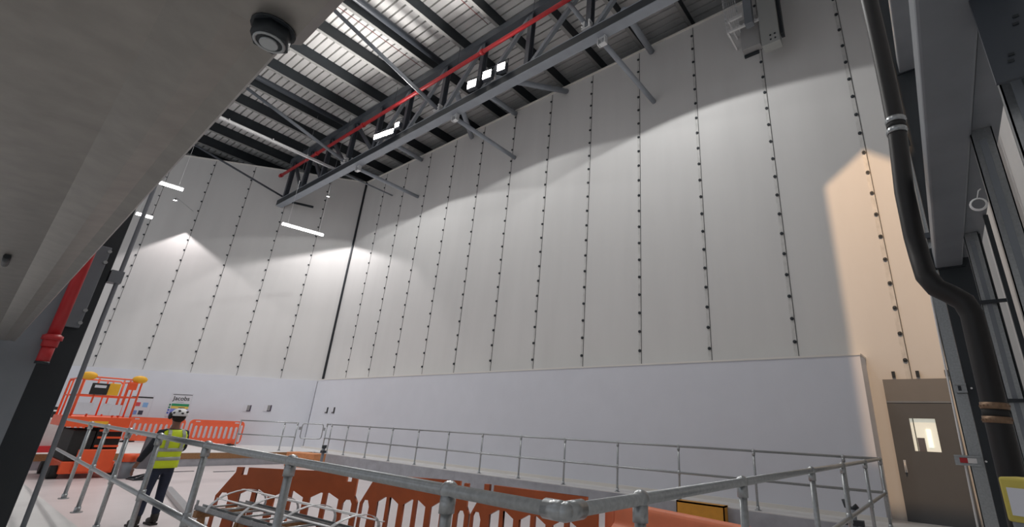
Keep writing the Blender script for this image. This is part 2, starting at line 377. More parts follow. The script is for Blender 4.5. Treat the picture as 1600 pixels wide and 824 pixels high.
# ------------------------------------------------------------------ linear LED luminaires near the left wall
def led(p, q, label, power, cut):
    p, q = Vector(p), Vector(q); c = (p+q)/2; L = (q-p).length
    e = thing('linear_light', label, 'light', c, math.atan2((q-p).y, (q-p).x), 'linear lights hung near the left wall')
    MB().box((-L/2, -0.07, -0.03), (L/2, 0.07, 0.04)).build('diffuser', M_LED, e)
    MB().box((-L/2, -0.05, 0.04), (L/2, 0.05, 0.08)).build('housing', M_WHITE, e)
    for s in (-1, 1): MB().tube([(s*L*0.38, 0, 0.08), (s*L*0.38, 0, 15.5-c.z)], 0.004, 5).build('suspension_wire', M_WIRE, e)
    o = lamp('linear_glow', 'SPOT', (0, 0, -0.05), (0, 0, -5), power, (1, 0.96, 0.95), spot_size=R(cut), spot_blend=0.03, shadow_soft_size=0.06); o.parent = e
def lp(s_, off_, z_): return lw(s_, z_, off_)
led((-22.5, 2.4, 9.5), (-22.4, 3.74, 9.5), 'bright linear light at the left edge of the clad wall, uppermost', 30, 110)
led((-22.46, 7.45, 9.5), (-22.18, 9.18, 9.5), 'bright linear light in front of the left wall below the truss end', 30, 110)
led((-25.53, 3.1, 9.0), (-25.5, 3.63, 9.0), 'short linear light behind the thin vertical conduit', 8, 110)
# added lamps: square hood, corner towards the wall, shapes a pointed light pool
def washer(pos, facing, reach, power, color, label, tan_a=1.5):
    e = thing('added_wall_washer', label, 'light', pos, math.atan2(facing[1], facing[0]))
    r_ = 0.075; h_ = r_/tan_a; b = MB(); c4 = [(r_, 0), (0, r_), (-r_, 0), (0, -r_)]
    for k in range(4):
        a_, c_ = c4[k], c4[(k+1) % 4]; d_ = Vector((a_[0]+c_[0], a_[1]+c_[1], 0)).normalized()*0.004
        b.prism([(a_[0], a_[1]), (c_[0], c_[1]), (c_[0]+d_.x, c_[1]+d_.y), (a_[0]+d_.x, a_[1]+d_.y)], (0, 0, -h_), (1, 0, 0), (0, 1, 0), (0, 0, h_+0.02))
    b.prism([(q[0]*1.05, q[1]*1.05) for q in c4], (0, 0, 0.015), (1, 0, 0), (0, 1, 0), (0, 0, 0.01)); b.build('hood', M_RUB, e)
    MB().tube([(0, 0, 0.02), (0, 0, 0.12), (reach, 0, 0.12)] if reach > 0 else [(0, 0, 0.02), (0, 0, 15.4-pos[2])], 0.006, 6).build('support_rod', M_GREY, e)
    o = lamp('added_wash_light', 'SPOT', (0, 0, 0), (0, 0, -5), power, color, spot_size=R(150), spot_blend=0.1, shadow_soft_size=0.003); o.parent = e
washer(lp(8.1, 1.7, 11.2), -LN, 1.7, 430, (1, 0.925, 0.92), 'small black hooded lamp added to shape the light pool on the left wall')
washer((-23.75, 9.6, 12.25), (-0.43, 0.903), 0, 900, (1, 0.955, 0.95), 'small black hooded lamp added to light the corner of the clad walls', 1.42)

# ------------------------------------------------------------------ cable tray and ducts at the top right
def tray(pts, w, label):
    e = thing('cable_tray', label, 'cable tray', pts[0])
    o = Vector(pts[0]); d = (Vector(pts[1])-o); L = d.length; d.normalize(); sx = Vector((1, 0, 0)); n = d.cross(sx).normalized()
    b = MB()
    for k in range(7): b.tube([sx*(w*(k/6-0.5)), sx*(w*(k/6-0.5))+d*L], 0.006, 5)
    for s in (-1, 1): b.tube([sx*(w*0.5*s)+n*0.1, sx*(w*0.5*s)+n*0.1+d*L], 0.008, 5)
    k = 0
    while k*0.14 < L:
        q = d*(k*0.14); b.tube([q+sx*(-w/2)+n*0.1, q+sx*(-w/2), q+sx*(w/2), q+sx*(w/2)+n*0.1], 0.008, 5); k += 1
    b.build('wire_basket', M_WIRE, e); return e
tray([(-3.05, 11.35, 12.75), (-3.05, 10.75, 15.3)], 0.36, 'white wire basket cable tray descending at the top of the back wall')
for i, (p, q) in enumerate((((1140, 50), (1186, 30)), ((1141, 33), (1159, 24)))):
    a, c = at_y(p[0], p[1], 11.2), at_y(q[0], q[1], 11.2)
    b = MB(); b.beam(a, c, 0.06, 0.06); d = (c-a)
    for k in range(9): b.beam(a+d*(k/8)-Vector((0, .03, 0)), a+d*(k/8)-Vector((0, .05, 0)), 0.03, 0.1)
    b.beam(a+Vector((-0.05, 0, 0)), a+Vector((-0.05, YW-11.2, 0)), 0.05, 0.05)
    tag(b.build('support_channel', M_WHITE), ('longer white slotted channel', 'shorter white slotted channel')[i]+' carrying the cable tray', 'bracket')
b = MB(); b.box((-2.95, 11.72, 12.35), (-2.42, YW-0.002, 13.5)); tag(b.build('trunking_box', mat('trunk_grey', (0.42, 0.42, 0.42), 0.5)), 'flat grey trunking box against the wall left of the seam', 'trunking')
b = MB(); b.box((-2.62, 11.0, 12.55), (-2.40, 11.2, 15.4)); tag(b.build('grey_post', M_GREY), 'narrow grey hanging channel between the two ducts', 'channel')
e = thing('steel_duct', 'grey steel duct with four holes hanging at the top right of the wall', 'duct', (-1.95, 11.2, 11.6))
b = MB(); b.box((-0.30, -0.12, 0.0), (0.18, 0.2, 3.8)); b.build('duct_body', mat('duct_grey', (0.35, 0.36, 0.35), 0.5), e, bevel=0.01)
b = MB(); b.box((0.19, 0.0, 0.3), (0.27, 0.2, 2.2)); b.build('side_rail', M_BLACK, e)
for dx, dz in ((-0.05, 0.12), (0.07, 0.12), (-0.05, 0.27), (0.07, 0.27)): MB().tube([(dx, -0.135, dz), (dx, -0.12, dz)], 0.025, 8).build('bolt_hole', M_BLACK, e)
b = MB(); b.beam((0.0, 0.2, 2.3), (0.0, 0.8, 2.3), 0.06, 0.06); b.build('wall_arm', M_GREY, e)
b = MB(); b.beam((-2.95, 11.96, 12.28), (-2.52, 11.96, 12.28), 0.06, 0.09); tag(b.build('wall_slot', M_BLACK), 'short black bar under the flat trunking box', 'bar')

# ------------------------------------------------------------------ door
e = bpy.data.objects.new('door_1', None); COL.objects.link(e); e.location = (-0.35, 11.96, 0); struct(e, 'grey flush door with a small vision panel beside the white wall')
b = MB(); b.box((-0.54, -0.02, 2.19), (0.55, 0.03, 2.62)); b.build('over_panel', M_DOORP, e)
b = MB(); b.box((-0.54, -0.035, 2.155), (0.55, 0.03, 2.19)); b.build('head_strip', M_GREY, e)
me = flat([(-0.54, 0), (0.55, 0), (0.55, 2.15), (-0.54, 2.15)], [[(-0.21, 1.255), (0.205, 1.255), (0.205, 1.86), (-0.21, 1.86)]], 0.05)
meshobj('door_leaf', me, M_DOOR, e)
gl = mat('corridor_glow', (0.75, 0.76, 0.68), 0.1, emit=(0.95, 0.93, 0.78, 0.42))  # emission stands in for corridor light behind the door panel
MB().box((-0.215, 0.03, 1.25), (0.21, 0.036, 1.865)).build('lit_corridor', gl, e)
MB().box((0.03, 0.01, 1.33), (0.10, 0.028, 1.66)).build('pale_fitting', mat('lit_fitting', (0.9, 0.9, 0.8), 0.5, emit=(1, 1, 0.85, 0.8)), e)
MB().box((-0.14, 0.01, 1.25), (-0.02, 0.028, 1.5)).build('grey_fitting', M_DULL, e)
MB().box((-0.16, 0.01, 1.25), (-0.145, 0.028, 1.865)).build('dark_edge', M_BLACK, e)
b = MB(); b.box((-0.435, -0.045, 0.86), (-0.395, -0.025, 1.08)); b.tube([(-0.415, -0.04, 1.03), (-0.415, -0.08, 1.03), (-0.415, -0.08, 0.88), (-0.415, -0.04, 0.88)], 0.012, 8); b.build('door_handle', M_WIRE, e)
for x in (-0.68, -0.27, 0.2):
    b = MB(); b.box((x-0.03, 11.94, 2.66), (x+0.03, YW, 2.78)); tag(b.build('wall_clip', M_BLACK), 'small black clip above the grey door', 'clip', 'clips above the door')

# ------------------------------------------------------------------ wall notices
Lrz = math.atan2(LD.y, LD.x)
def on_left(p_s, z): return lw(p_s, z, 0.245)
def board_left(s, z, w, h, label, bars, name='wall_notice', grp=None):
    e = thing(name, label, 'sign', on_left(s, z), Lrz, grp)
    MB().box((-w/2, -0.012, -h/2), (w/2, 0, h/2)).build('sheet', M_PAPER, e)
    for nm, c, x0, z0, x1, z1 in bars:
        MB().box((x0, -0.018, z0), (x1, -0.012, z1)).build(nm, mat('print_%.2f_%.2f_%.2f' % c, c, 0.6), e)
    return e
def s_of(px, py):      # distance along left wall
    d = _r*(px-PPX) - _u*(py-PPY) + _f*FPX; n = LN; c = CORN + LN*0.245
    p = CAM + d*((c-CAM).dot(n)/d.dot(n)); return (CORN-p).dot(LD), p.z
s0, z0 = s_of(280, 634)
K = (0.02, 0.02, 0.02)
e = board_left(s0, 1.62, 0.86, 1.06, 'site safety board headed Jacobs behind the worker in the white helmet', [
    ('heading_rule', K, -0.36, 0.44, 0.42, 0.465), ('small_print', (0.3, 0.3, 0.3), -0.16, 0.115, 0.15, 0.13),
    ('green_band', (0.02, 0.28, 0.12), -0.30, -0.06, 0.40, 0.05), ('yellow_band', (0.75, 0.55, 0.12), -0.30, -0.17, 0.40, -0.06), ('blue_block', (0.22, 0.27, 0.72), -0.30, -0.52, 0.40, -0.17),
    ('pictogram', (0.02, 0.2, 0.1), -0.40, -0.05, -0.33, 0.03), ('pictogram', (0.05, 0.1, 0.5), -0.40, -0.28, -0.33, -0.2), ('pictogram', (0.05, 0.1, 0.5), -0.40, -0.40, -0.33, -0.32), ('pictogram', (0.02, 0.2, 0.1), -0.40, -0.16, -0.33, -0.09)])
text('lettering', 'Jacobs', 0.26, M_INK, Matrix.Translation((0.02, -0.014, 0.20)) @ Matrix.Rotation(R(90), 4, 'X'), e)
s1, z1 = s_of(219, 634)
board_left(s1, 1.50, 0.86, 0.95, 'safety notice board with black header bar behind the orange lift', [
    ('header_bar', K, -0.42, 0.34, 0.42, 0.40), ('blue_picture', (0.25, 0.45, 0.75), 0.10, -0.05, 0.30, 0.15), ('dark_picture', (0.05, 0.05, 0.08), 0.02, -0.38, 0.2, -0.2), ('red_picture', (0.6, 0.08, 0.1), -0.18, -0.02, 0.0, 0.15), ('blue_picture', (0.2, 0.3, 0.6), -0.2, -0.38, -0.04, -0.2)])
for px_, w, lab in ((386, 0.34, 'small notice on the left wall, left one of the pair near the corner'), (418, 0.34, 'small notice on the left wall, right one of the pair near the corner')):
    ss, zz = s_of(px_, 638)
    board_left(ss, zz, w, 0.30, lab, [('grey_panel', (0.28, 0.28, 0.28), 0.0, -0.10, w/2-0.04, 0.13), ('dark_edge', (0.04, 0.02, 0.06), w/2-0.05, -0.14, w/2, 0.14), ('dark_base', (0.04, 0.03, 0.05), 0.0, -0.15, w/2-0.05, -0.11)], grp='small notices near the corner')
for px_, lab in ((509.5, 'small notice on the white back wall, left of the pair by the corner'), (520, 'small notice on the white back wall, right of the pair by the corner')):
    p = at_y(px_, 641.5, YL)
    e = thing('wall_notice', lab, 'sign', p, 0, 'small notices near the corner')
    MB().box((-0.25, -0.012, -0.14), (0.2, 0, 0.14)).build('sheet', M_PAPER, e)
    MB().box((0.08, -0.018, -0.13), (0.2, -0.012, 0.13)).build('dark_strip', M_INK, e); MB().box((-0.06, -0.018, -0.13), (0.08, -0.012, -0.07)).build('dark_base', M_DULL, e)

# ------------------------------------------------------------------ railings
TR = 0.0242
def railing(name, label, pts, posts, clamp_posts=True, ball=0.034, sub=8, base_z=0.0, mid=0.55, top=1.1):
    o = Vector((pts[0][0], pts[0][1], base_z)); e = thing(name, label, 'railing', o, 0, 'galvanised guard rails')
    P = [Vector((x, y, 0))-Vector((o.x, o.y, 0)) for x, y in pts]
    MB().tube([p+Vector((0, 0, top)) for p in P], TR, 14).build('top_rail', M_GALV, e)
    MB().tube([p+Vector((0, 0, mid)) for p in P], TR, 14).build('mid_rail', M_GALV, e)
    for x, y in posts:
        q = Vector((x, y, 0))-Vector((o.x, o.y, 0))
        po = MB().tube([q+Vector((0, 0, 0.01)), q+Vector((0, 0, top-0.01))], TR, 14).build('post', M_GALV, e)
        b = MB(); b.ball(q+Vector((0, 0, top)), ball*1.12, u=16, v=10); b.tube([q+Vector((0, 0, top-0.085)), q+Vector((0, 0, top-0.02))], ball*0.95, 16); b.build('tube_clamp', M_GALV, po)
        b = MB(); b.ball(q+Vector((0, 0, mid)), ball*1.05, u=16, v=10); b.tube([q+Vector((0, 0, mid-0.05)), q+Vector((0, 0, mid+0.05))], ball*0.92, 16); b.build('tube_clamp', M_GALV, po)
        b = MB(); b.tube([q, q+Vector((0, 0, 0.012))], 0.065, 16); b.tube([q, q+Vector((0, 0, 0.07))], 0.034, 14); b.build('base_flange', M_GALV, po)
    return e
FY = 10.72
railing('guard_railing', 'long galvanised two-rail guard railing in front of the white back wall', [(-21.0, FY), (-1.05, FY)],
        [(x, FY) for x in (-21.0, -20.6, -19.3, -17.75, -16.2, -14.65, -13.05, -11.45, -9.85, -8.25, -6.6, -4.98, -3.3, -1.65)])
sr = railing('guard_railing', 'galvanised guard railing on the right running away to the grey door', [(-1.07, 1.50), (-1.05, 10.66)],
        [(-1.07, 1.92), (-1.07, 3.2), (-1.06, 5.1), (-1.06, 6.75), (-1.05, 8.6), (-1.05, 10.60)])
nr = railing('guard_railing', 'near galvanised guard railing crossing in front of the orange barriers', [(-1.16, 1.41), (-14.2, 1.95)],
        [(-1.70, 1.435), (-3.28, 1.50), (-4.98, 1.57), (-6.6, 1.637), (-8.15, 1.70), (-9.7, 1.765), (-11.2, 1.83)])
b = MB(); c = Vector((-1.07, 1.41, 1.1))-Vector((-1.16, 1.41, 0)); b.ball(c, 0.033, u=16, v=10); b.tube([c+Vector((-0.09, 0.004, 0)), c], 0.033, 16); b.tube([c, c+Vector((0, 0.09, 0))], 0.033, 16)
b.build('corner_fitting', M_GALV, nr); b = MB(); c2 = c-Vector((0, 0, 0.55)); b.ball(c2, 0.033); b.tube([c2+Vector((-0.09, 0.004, 0)), c2], 0.033, 16); b.tube([c2, c2+Vector((0, 0.09, 0))], 0.033, 16); b.build('corner_fitting', M_GALV, nr)
# rail beyond the gate towards the left wall
A = Vector((-21.75, 9.85)); Bv = Vector((-24.2, 8.6))
railing('guard_railing', 'short galvanised guard railing at the far end beside the red barrier', [tuple(A), tuple(Bv)], [tuple(A), tuple(A+(Bv-A)*0.22), tuple(Bv)])
e = thing('hoop_gate', 'small rounded hoop gate between two railings at the far end', 'gate', (-21.35, 10.3, 0), math.atan2(10.72-9.85, 0.75))
pts = []
for cx_, cz_, a0 in ((0.32, 1.0, 0), (-0.32, 1.0, 90), (-0.32, 0.6, 180), (0.32, 0.6, 270)):
    for k in range(5): a = R(a0+22.5*k); pts.append((cx_+0.09*math.cos(a), 0, cz_+0.09*math.sin(a)))
MB().tube(pts, 0.021, 8, closed=True).build('hoop', M_GALV, e)
b = MB(); b.box((-0.52, -0.02, 0.84), (-0.40, 0.02, 0.96)); b.build('hinge', M_GALV, e); b = MB(); b.box((0.40, -0.02, 0.84), (0.50, 0.02, 0.96)); b.build('latch', M_GALV, e)

# ------------------------------------------------------------------ barriers
def chapter_mesh(L=2.0, H=1.0):
    # castellated pedestrian barrier: chamfered ends, knobs, pairs of pointed slots
    poly = [(0.0, 0.12), (0.0, 0.62), (0.20, 0.93), (0.20, 1.0), (0.29, 1.0), (0.29, 0.90), (0.37, 0.90), (0.37, 1.0),
            (L-0.20, 1.0), (L-0.20, 0.88), (L-0.13, 0.88), (L-0.13, 0.98), (L-0.05, 0.98), (L-0.05, 0.70), (L, 0.62), (L, 0.12), (L-0.08, 0.08), (L-0.25, 0.08), (L-0.25, 0.0), (L-0.55, 0.0), (L-0.55, 0.08), (0.55, 0.08), (0.55, 0.0), (0.25, 0.0), (0.25, 0.08), (0.08, 0.08)]
    holes = [[(0.035, 0.18), (0.17, 0.18), (0.19, 0.58), (0.15, 0.66), (0.06, 0.66), (0.03, 0.60)]]
    for c in (0.53, 1.03, 1.53):
        for s in (-1, 1):
            a, b_ = c+s*0.03, c+s*0.205
            holes.append([(a, 0.22), (a, 0.72), (a+s*0.03, 0.725), (b_, 0.65), (b_, 0.22), ((a+b_)/2+s*0.02, 0.15)][::s])
    holes.append([(1.80, 0.18), (1.93, 0.18), (1.93, 0.60), (1.90, 0.65), (1.83, 0.65), (1.80, 0.60)])
    me = flat(poly, holes, 0.045); return me
cm = chapter_mesh(); 
def barrier(p, q, label, H=1.04):
    p, q = Vector((*p, PZ)), Vector((*q, PZ)); d = q-p
    e = thing('crowd_barrier', label, 'barrier', p, math.atan2(d.y, d.x), 'orange barriers in the sunken floor')
    o = meshobj('panel', cm, M_ORANGE, e); o.scale = (d.length/2.0, 1, H)
    bv = o.modifiers.new('bevel', 'BEVEL'); bv.width = 0.008; bv.segments = 2; bv.limit_method = 'ANGLE'
    for x in (0.2, 0.8): 
        MB().box((d.length*x-0.09, -0.25, 0), (d.length*x+0.09, 0.25, 0.07)).build('foot', M_RUB, e, bevel=0.015)
    return e
barrier((-8.92, 3.11), (-7.18, 4.36), 'rust orange slotted barrier behind the round hoops, leftmost near barrier')
barrier((-7.16, 4.40), (-5.48, 5.03), 'rust orange slotted barrier in the middle of the near row')
barrier((-5.44, 5.03), (-3.42, 5.22), 'rust orange slotted barrier at the right of the near row, behind the rail corner')
# large plain barrier
e = thing('water_filled_barrier', 'smooth faded orange barrier with a sloping ridge at the right of the slotted ones', 'barrier', (-3.32, 5.4, PZ), math.atan2(-0.28, 1.2))
prof = [(-0.25, 0), (0.25, 0), (0.25, 0.15), (0.12, 0.45), (0.06, 0.55), (0.06, 0.98), (0.03, 1.02), (-0.03, 1.02), (-0.06, 0.98), (-0.06, 0.80), (-0.13, 0.74), (-0.13, 0.45), (-0.25, 0.15)]
MB().prism(prof, (0.0, 0, 0), (0, 1, 0), (0, 0, 1), (1.75, 0, 0)).build('body', M_ORANGEF, e, bevel=0.02)
b = MB(); b.box((-0.16, -0.06, 0.55), (0, 0.06, 0.97)); b.build('end_block', M_ORANGEF, e, bevel=0.02)
b = MB()
for x in (0.3, 0.8, 1.3): b.box((x, -0.27, 0.16), (x+0.2, -0.13, 0.40))
b.build('recess_pad', M_ORANGEF, e, bevel=0.02)

def red_mesh(n=9, L=2.2):
    def rr(x0, z0, x1, z1, r):
        out = []
        for cx_, cz_, a0 in ((x1-r, z1-r, 0), (x0+r, z1-r, 90), (x0+r, z0+r, 180), (x1-r, z0+r, 270)):
            for k in range(4): a = R(a0+30*k); out.append((cx_+r*math.cos(a), cz_+r*math.sin(a)))
        return out
    poly = rr(0, 0.06, L, 1.0, 0.16); holes = []
    w = (L-0.40)/n
    for k in range(n): x = 0.20+w*k; holes.append(rr(x+w*0.2, 0.26, x+w*0.8, 0.76, w*0.28))
    holes.append(rr(0.05, 0.14, 0.15, 0.84, 0.045)); holes.append(rr(L-0.15, 0.14, L-0.05, 0.84, 0.045)); holes.append(rr(0.22, 0.90, 0.42, 0.95, 0.02)); holes.append(rr(L-0.42, 0.90, L-0.22, 0.95, 0.02))
    return flat(poly, holes, 0.05)
rm = red_mesh()
ro = Vector((-25.72, 9.32, 0))
for i, (s, lab) in enumerate(((0, 'bright orange-red slotted barrier against the left wall, right of the worker'), (2.35, 'bright orange-red slotted barrier half hidden behind the worker'), (4.65, 'bright orange-red slotted barrier behind the orange lift'))):
    p = ro - LD*(s+2.2)
    e = thing('crowd_barrier', lab, 'barrier', p, Lrz, 'bright barriers along the left wall')
    o = meshobj('panel', rm, M_ORANGEB, e); o.scale = (1, 1, 1.03)
    for x in (0.25, 1.85):
        b = MB(); b.tube([(x-0.02, -0.3, 0.03), (x-0.02, 0.3, 0.03)], 0.06, 8); b.box((x-0.14, -0.3, 0), (x+0.10, 0.3, 0.06)); b.build('foot', M_RUB, e)

# hoarding boxes on the upstand
e = thing('timber_hoarding', 'orange timber box in the sunken floor below the hoop gate', 'box', (-19.9, 9.55, PZ), 0.25)
b = MB(); b.box((-0.75, -0.22, 0), (0.75, 0.3, 0.5)); b.build('box_body', M_PLY, e, bevel=0.01); b = MB(); b.box((-0.77, -0.25, 0.28), (0.77, -0.22, 0.31)); b.build('batten', M_WOOD, e)
e = thing('step_cover', 'yellow folded cover hung over the far edge of the sunken floor', 'cover', (-4.4, 10.5, 0.0), 0)
b = MB(); b.box((-0.52, -0.10, -0.40), (0.52, -0.07, 0.03)); b.box((-0.52, -0.10, 0.0), (0.52, 0.14, 0.03)); b.box((-0.52, -0.10, -0.40), (-0.50, 0.1, 0.03)); b.box((0.50, -0.10, -0.40), (0.52, 0.1, 0.03)); b.build('folded_sheet', mat('ochre_plastic', (0.66, 0.30, 0.03), 0.5, noise=0.06), e)
e = thing('stub_post', 'grey steel stub post with a clamp near the timber box', 'post', (-18.3, 9.4, PZ))
b = MB(); b.tube([(0, 0, 0), (0, 0, 0.80)], 0.05, 12); b.build('post', M_GREY, e); b = MB(); b.box((-0.12, -0.12, 0), (0.12, 0.12, 0.02)); b.build('base_plate', M_GREY, e)
b = MB(); b.box((-0.10, -0.06, 0.60), (0.10, 0.06, 0.68)); b.tube([(0, 0, 0.76), (0, 0, 0.86)], 0.08, 12); b.build('clamp', M_BLACK, e)
e = thing('stub_post', 'black steel stub post with a hooked head behind the right-hand railing', 'post', (-1.45, 9.6, PZ))
b = MB(); b.tube([(0, 0, 0), (0, 0, 0.78)], 0.05, 12); b.build('post', M_GREY, e); b = MB(); b.box((-0.12, -0.12, 0), (0.12, 0.12, 0.02)); b.build('base_plate', M_GREY, e)
b = MB(); b.box((-0.14, -0.06, 0.55), (0.14, 0.06, 0.63)); b.tube([(-0.1, 0, 0.92), (-0.08, 0, 0.82), (0, 0, 0.78), (0.08, 0, 0.84)], 0.04, 10); b.build('hooked_head', M_BLACK, e)
for i, (px_, lab) in enumerate(((285, 'short dark slot in the sunken floor left of the near barriers'), (350, 'short dark slot in the sunken floor behind the leftmost near barrier'))):
    p = at_z(px_, 737.5, PZ); b = MB(); b.box((p.x-0.04, p.y-0.3, PZ), (p.x+0.05, p.y+0.3, PZ+0.012)); tag(b.build('floor_slot', M_BLACK), lab, 'floor slot')

# ------------------------------------------------------------------ caged ladder lying on the floor
LX, LY, LR = -8.35, 3.0, R(4)
e = thing('caged_ladder', 'galvanised ladder with round safety hoops lying in front of the near barriers', 'ladder', (LX, LY, PZ), LR)
Lc = 3.4; zb = 0.56
for s_ in (-1, 1):
    b = MB(); b.box((0, 0.27*s_-0.05, zb), (Lc, 0.27*s_+0.05, zb+0.008)); b.box((0, 0.27*s_-0.05, zb), (Lc, 0.27*s_-0.042, zb+0.06)); b.box((0, 0.27*s_+0.042, zb), (Lc, 0.27*s_+0.05, zb+0.06))
    if s_ < 0: b.box((0.02, 0.27*s_-0.05, zb), (0.08, 0.27*s_-0.042, zb+0.12))
    b.build('stringer', M_GALV, e)
for k in range(11): MB().tube([(0.1+k*0.33, -0.27, zb+0.03), (0.1+k*0.33, 0.27, zb+0.03)], 0.014, 8).build('rung', M_GALV, e)
for k in range(4):
    x = 0.45+k*0.85; b = MB(); pts = [Vector((x+0.15*math.sin(R(a)), 0.36*math.cos(R(a)), zb+0.03+0.25*math.sin(R(a)))) for a in range(0, 181, 12)]
    for i in range(len(pts)-1): b.beam(pts[i], pts[i+1], 0.045, 0.008, up=(0, math.cos(R(i*12+6)), math.sin(R(i*12+6))))
    b.build('hoop', M_WIRE, e)
for a in (40, 90, 140):
    y, z = 0.36*math.cos(R(a)), zb+0.03+0.245*math.sin(R(a)); MB().beam((0.5, y, z), (Lc-0.2, y, z), 0.04, 0.008).build('strap', M_WIRE, e)
for i, x in enumerate((0.12, 1.6, 2.9)):
    c = Vector((LX, LY, 0)) + Matrix.Rotation(LR, 3, 'Z') @ Vector((x, 0, 0))
    g = thing('timber_trestle', ('leftmost', 'middle', 'rightmost')[i]+' brown timber trestle holding up the caged ladder', 'trestle', (c.x, c.y, PZ), LR, 'trestles under the ladder')
    MB().box((-0.05, -0.34, zb-0.08), (0.05, 0.34, zb-0.001)).build('top_rail', M_WOOD, g)
    for sx in (-1, 1):
        for sy in (-0.25, 0.25): MB().beam((0.16*sx, sy, 0), (0.02*sx, sy, zb-0.08), 0.045, 0.07).build('leg', M_WOOD, g)
pa, pb = at_z(262, 764, PZ+0.05), at_z(315, 826, PZ+0.05); b = MB(); b.beam(pa, pb, 0.14, 0.09); tag(b.build('steel_channel', M_GALV), 'flat galvanised channel lying on the floor beside the worker', 'channel')

# ------------------------------------------------------------------ scissor lift
L_ = thing('scissor_lift', 'orange scissor lift with raised guard-railed platform at the left', 'lift', (-19.6, 3.10, PZ), R(0))
b = MB(); b.box((-1.1, -0.30, 0.12), (0.95, 0.60, 0.42)); b.box((0.95, -0.10, 0.16), (1.02, 0.55, 0.72)); b.build('chassis', M_LIFT, L_, bevel=0.02)
for x in (-0.8, 0.7):
    for y in (-0.34, 0.62): MB().tube([(x, y-0.08, 0.16), (x, y+0.08, 0.16)], 0.16, 18).build('wheel', M_RUB, L_)
b = MB(); b.box((-1.0, -0.28, 0.42), (0.90, 0.10, 1.20)); b.build('battery_case', M_RUB, L_, bevel=0.03)
MB().box((-0.95, 0.12, 0.43), (0.87, 0.56, 1.27)).build('scissor_stack', M_RUB, L_)
for z in (0.80, 1.02, 1.20): MB().beam((0.92, 0.14, z), (0.92, 0.56, z), 0.06, 0.05).build('red_bar', M_LIFT, L_)
for z0_, z1_, yy in ((0.45, 0.85, 0.15), (0.85, 0.45, 0.25), (0.80, 1.25, 0.15), (1.25, 0.80, 0.25)): MB().beam((-1.0, yy, z0_), (0.85, yy, z1_), 0.05, 0.10).build('scissor_arm', M_BLACK, L_)
b = MB(); b.box((-1.15, -0.50, 1.28), (1.05, 0.62, 1.55)); b.build('platform', M_LIFT, L_, bevel=0.015)
MB().box((1.05, -0.12, 1.32), (1.06, 0.22, 1.44)).build('yellow_plate', M_YEL, L_)
b = MB()
def hoop(x, y0, y1, z0, z1, r=0.022):
    b.tube([(x, y0, z0), (x, y0, z1-0.08), (x, y0+0.08, z1), (x, y1-0.08, z1), (x, y1, z1-0.08), (x, y1, z0)], r, 8)
for x in (-1.08, 1.0):
    hoop(x, -0.46, 0.58, 1.55, 2.58); b.tube([(x, -0.46, 2.1), (x, 0.58, 2.1)], 0.018, 8)
    for y in (-0.2, 0.25, 0.36): b.tube([(x, y, 1.55), (x, y, 2.55)], 0.018, 8)
for y in (-0.46, 0.58):
    b.tube([(-1.08, y, 2.55), (1.0, y, 2.55)], 0.022, 8); b.tube([(-1.08, y, 2.1), (1.0, y, 2.1)], 0.018, 8)
    for x in (-0.5, 0.2): b.tube([(x, y, 1.55), (x, y, 2.55)], 0.018, 8)
b.build('guard_rail', M_LIFT, L_)
b = MB(); b.box((1.03, -0.30, 2.12), (1.10, 0.00, 2.42)); b.build('control_box', M_RUB, L_, bevel=0.01)
MB().box((1.10, -0.25, 2.30), (1.105, -0.05, 2.37)).build('white_label', M_PAPER, L_)
b = MB(); b.box((1.03, 0.00, 2.12), (1.09, 0.20, 2.44)); b.build('yellow_box', M_YEL, L_, bevel=0.01)
b = MB(); b.box((1.03, 0.34, 2.3), (1.1, 0.5, 2.5)); b.build('orange_box', M_LIFT, L_, bevel=0.01)
for y in (-0.40, 0.52): 
    b = MB(); b.ball((1.0, y, 2.60), 0.13, (0.6, 1.15, 0.85)); b.build('foam_bumper', M_YEL, L_)
for x0_, y0_, y1_, z_ in ((1.03, -0.42, -0.15, 1.62), (1.03, 0.0, 0.15, 1.62), (1.03, 0.18, 0.36, 1.60)):
    MB().box((x0_, y0_, z_), (x0_+0.02, y1_, z_+0.28)).build('document_sheet', M_PAPER, L_)
L_.scale = (1, 1.18, 1)
# grey trolley beside the lift
e = thing('panel_trolley', 'grey upright panel trolley between the orange lift and the worker', 'trolley', (-17.9, 4.45, PZ), R(10))
b = MB(); b.prism([(-0.34, 0.28), (0.30, 0.22), (0.38, 1.04), (-0.30, 1.10)], (0, -0.03, 0), (0, 1, 0), (0, 0, 1), (0.08, 0, 0)); b.build('grey_panel', M_DULL, e, bevel=0.01)
for s in (-1, 1): MB().beam((-0.2*s, -0.35, 0.02), (0.2*s, 0.35, 0.26), 0.05, 0.05).build('cross_leg', M_BLACK, e)
b = MB()
for y in (-0.22, -0.08, 0.08, 0.22): b.tube([(0.02, y, 1.05), (0.06, y, 1.12), (0.06, y+0.08, 1.12)], 0.012, 6)
b.build('handle', M_WIRE, e); MB().box((-0.2, -0.4, 0.0), (0.25, 0.4, 0.03)).build('base', M_BLACK, e)
e = thing('orange_drum', 'grey drum with an orange lid beside the orange lift', 'drum', (-18.35, 4.05, PZ)); MB().tube([(0, 0, 0), (0, 0, 0.42)], 0.16, 18).build('body', M_GREY, e); MB().tube([(0, 0, 0.42), (0, 0, 0.62)], 0.17, 18).build('lid', M_LIFT, e)
